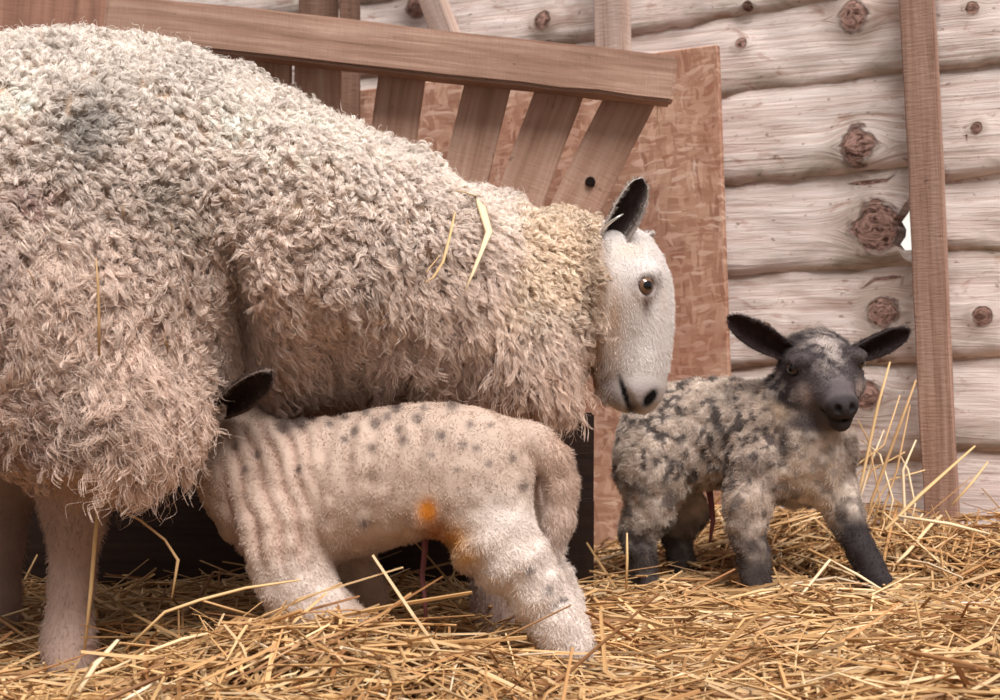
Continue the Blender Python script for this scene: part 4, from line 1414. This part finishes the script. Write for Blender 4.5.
def wall_y(x):
    return YW - KW * x
n1 = 17000
xx, yy, L, rad, az, tilt, bend = straw_params(n1, -0.62, 0.75, 0.06, 0.30, 0.0012, 0.0033, 0.03)
ok = np.ones(n1, bool)
for sg in (-0.55, 0, 0.55):
    ok &= yy + sg * np.sin(az) * L < wall_y(xx + sg * np.cos(az) * L) - 0.06
dz = -0.022 + 0.036 * rng.random(n1)
sel = ok
v1, f1, c1, _ = stalks(sel.sum(), xx[sel], yy[sel], dz[sel], L[sel], rad[sel], az[sel], tilt[sel], bend[sel])
n2 = 9000
xx, yy, L, rad, az, tilt, bend = straw_params(n2, -0.62, 0.75, 0.015, 0.06, 0.0006, 0.0016, 0.3)
sel = (yy < wall_y(xx) - 0.13)
dz = -0.012 + 0.03 * rng.random(n2)
v2, f2, c2, _ = stalks(sel.sum(), xx[sel], yy[sel], dz[sel], L[sel], rad[sel], az[sel], tilt[sel], bend[sel])
so = mesh_obj('straw_bedding', np.concatenate([v1, v2]), np.concatenate([f1, f2 + len(v1)]), M_STRAW, None, False, np.concatenate([c1, c2]))
tag(so, 'deep golden straw bedding strewn over the floor of the pen', 'straw', kind='stuff')

def straw_thing(pts, r, col, label, group=None, rads=None, flat=0.6):
    pts = np.array(pts)
    base = pts[np.argmin(pts[:, 2])]
    rr = rads if rads is not None else [r * 0.8] + [r] * (len(pts) - 2) + [r * 0.55]
    tv, tf = tube(pts - base, rr, 6, flat=flat)
    o = mesh_obj('straw_stalk', np.array(tv), tf, M_STRAW, None, True, np.tile(col, (len(tv), 1)))
    o.location = base
    return tag(o, label, 'straw', group)

# loose stalks lying on top
NT_ = 90
xx, yy, L, rad, az, tilt, bend = straw_params(NT_, -0.50, 0.45, 0.14, 0.32, 0.0020, 0.0038, 0.02)
for i in range(NT_):
    if yy[i] > wall_y(xx[i]) - 0.2: continue
    d = np.array([math.cos(az[i]), math.sin(az[i])]); pnn = np.array([-d[1], d[0]])
    pp = []
    for t in np.linspace(-0.5, 0.5, 6):
        q = np.array([xx[i], yy[i]]) + d * L[i] * t + pnn * bend[i] * L[i] * (4 * t * t - 0.5)
        pp.append((q[0], q[1], float(heap(q[0], q[1])) + 0.018 + tilt[i] * L[i] * t * 0.25 + 0.02 * abs(tilt[i])))
    ci = int(rng.choice(7, p=STRAW_W))
    tone = ('golden', 'golden', 'pale', 'brown', 'dark brown', 'golden', 'whitish')[ci]
    qx, qy = to_px(np.array([xx[i], yy[i], 0.05]))
    if qx < 130: where = "by the ewe's hind legs"
    elif qx < 400: where = 'before the knees of the suckling lamb' if qy > 590 else 'under the belly of the ewe'
    elif qx < 620: where = 'around the hind feet of the suckling lamb'
    elif qx < 820: where = 'in front of the speckled lamb' if qy > 590 else 'between the legs of the speckled lamb'
    else: where = 'before the timber post'
    size = 'long' if L[i] > 0.22 else 'short'
    straw_thing(pp, rad[i], STRAW_COLS[ci], '%s %s straw stalk on the bedding %s' % (size, tone, where), 'loose straw stalks on the bedding')

GOLD, PALE, DULL = srgb(222, 186, 134), srgb(236, 212, 174), srgb(196, 158, 112)
def on_ewe(lst, off=0.03):
    out = []
    for (px, py) in lst:
        c, n = surf(EV, EN, px, py)
        d = c[1] - 0.052
        out.append(P(px, py, d))
    return out
straw_thing(on_ewe([(453, 190), (464, 192), (475, 196), (482, 207), (489, 232), (482, 250), (474, 270), (465, 291)]), 0.0032, PALE, 'pale bent straw hooked over the shoulder wool of the ewe', rads=[.0012, .0018, .003, .0058, .0045, .003, .0026, .0015], flat=0.35)
straw_thing(on_ewe([(455, 212), (450, 235), (443, 262), (433, 278), (425, 283), (428, 270), (440, 255)]), 0.0025, GOLD, 'small looped straw beside the bent one on the ewe', rads=[.001, .0016, .0022, .0028, .0035, .002, .001], flat=0.4)
straw_thing(on_ewe([(96, 258), (98, 285), (99, 320), (99, 356)]), 0.0022, DULL, 'upright thin straw caught in the wool of the ewe thigh', rads=[.001, .0022, .0024, .0022])
straw_thing([P(98, 508, -0.275), P(95, 540, -0.275), P(91, 590, -0.275), P(84, 655, -0.28)], 0.0038, GOLD, 'straw leaning upright against the near hind leg of the ewe')
straw_thing([P(112, 505, -0.27), P(140, 520, -0.27), P(165, 540, -0.27), P(178, 560, -0.27), P(172, 598, -0.28)], 0.0022, DULL, 'brown arched straw standing in the dark behind the hind leg of the ewe')
straw_thing([P(70, 705, -0.42), P(95, 665, -0.40), P(118, 640, -0.38)], 0.0045, PALE, 'thick pale straw pointing up at the bottom left edge')
straw_thing([P(125, 650, -0.3), P(165, 612, -0.3), P(200, 600, -0.29), P(246, 588, -0.28), P(300, 580, -0.29)], 0.003, GOLD, 'long arched straw in front of the knees of the suckling lamb')
straw_thing([P(626, 590, 0.12), P(627, 560, 0.12), P(627, 533, 0.12)], 0.0036, GOLD, 'short straw standing upright before the hind leg of the speckled lamb')
straw_thing([P(765, 640, 0.1), P(830, 560, 0.18), P(858, 575, 0.15), P(886, 592, 0.12)], 0.003, PALE, 'bent straw crossing the outstretched foreleg of the speckled lamb')
straw_thing([P(915, 601, 0.05), P(960, 603, 0.05), P(1010, 604, 0.05)], 0.0032, srgb(250, 244, 232), 'white straw lying level at the right edge')
straw_thing([P(898, 516, 0.28), P(950, 524, 0.27), P(990, 534, 0.26)], 0.0045, PALE, 'thick straw lying in front of the foot of the post')
straw_thing([P(885, 530, 0.3), P(920, 495, 0.36), P(975, 446, 0.38)], 0.004, GOLD, 'long straw rising across the front of the timber post')
straw_thing([P(952, 505, 0.36), P(970, 485, 0.37), P(988, 462, 0.38)], 0.003, GOLD, 'short straw rising to the right of the post foot')
STAND = [((862, 480), (878, 405), (890, 362), .004), ((872, 500), (898, 430), (916, 380), .0042), ((905, 520), (903, 470), (916, 440), .0035), ((850, 470), (884, 445), (900, 395), .0026), ((880, 500), (868, 440), (858, 420), .0022),
         ((893, 500), (880, 455), (862, 440), .0025), ((846, 520), (872, 470), (905, 452), .0026), ((885, 505), (897, 470), (910, 405), .003), ((858, 505), (872, 460), (884, 430), .003), ((868, 515), (890, 480), (925, 470), .0024),
         ((840, 490), (862, 470), (880, 468), .0022), ((915, 505), (908, 470), (900, 455), .0024)]
for i, (a, b, c, r) in enumerate(STAND):
    wy = lambda px: wall_pt(px, 400)[1]
    straw_thing([P(a[0] - 6, a[1] + 25, wy(a[0]) - 0.15), P(a[0], a[1], wy(a[0]) - 0.14), P(b[0], b[1], wy(b[0]) - 0.115), P(c[0], c[1], wy(c[0]) - 0.095)], r, (GOLD, DULL, PALE)[i % 3],
                'straw stalk standing against the log wall between speckled lamb and post', 'straws standing against the wall')
# bits of chaff caught in the fleece
for k, (x, y, an, ln) in enumerate([(122, 205, 1.5, 16), (78, 215, 0.9, 14), (28, 270, 1.2, 20), (110, 215, 2.4, 10), (170, 222, 1.5, 12), (30, 300, 2.2, 12), (165, 340, 1.4, 14), (205, 300, 0.7, 12), (300, 210, 2.0, 14), (330, 165, 1.1, 12), (385, 320, 2.6, 12), (140, 160, 0.3, 10)]):
    dx, dy = math.cos(an) * ln, math.sin(an) * ln
    straw_thing(on_ewe([(x, y), (x + dx * 0.5 + 1.5, y + dy * 0.5), (x + dx, y + dy)]), 0.0011, (srgb(150, 112, 74), srgb(110, 80, 58))[k % 2], 'tiny brown bit of chaff caught in the fleece of the ewe', 'chaff in the fleece')
# wisps under the rail end
straw_thing([P(659, 98, 0.585), P(657, 115, 0.59), P(660, 135, 0.60)], 0.0012, PALE, 'thin straw wisp hanging under the right end of the top rail')
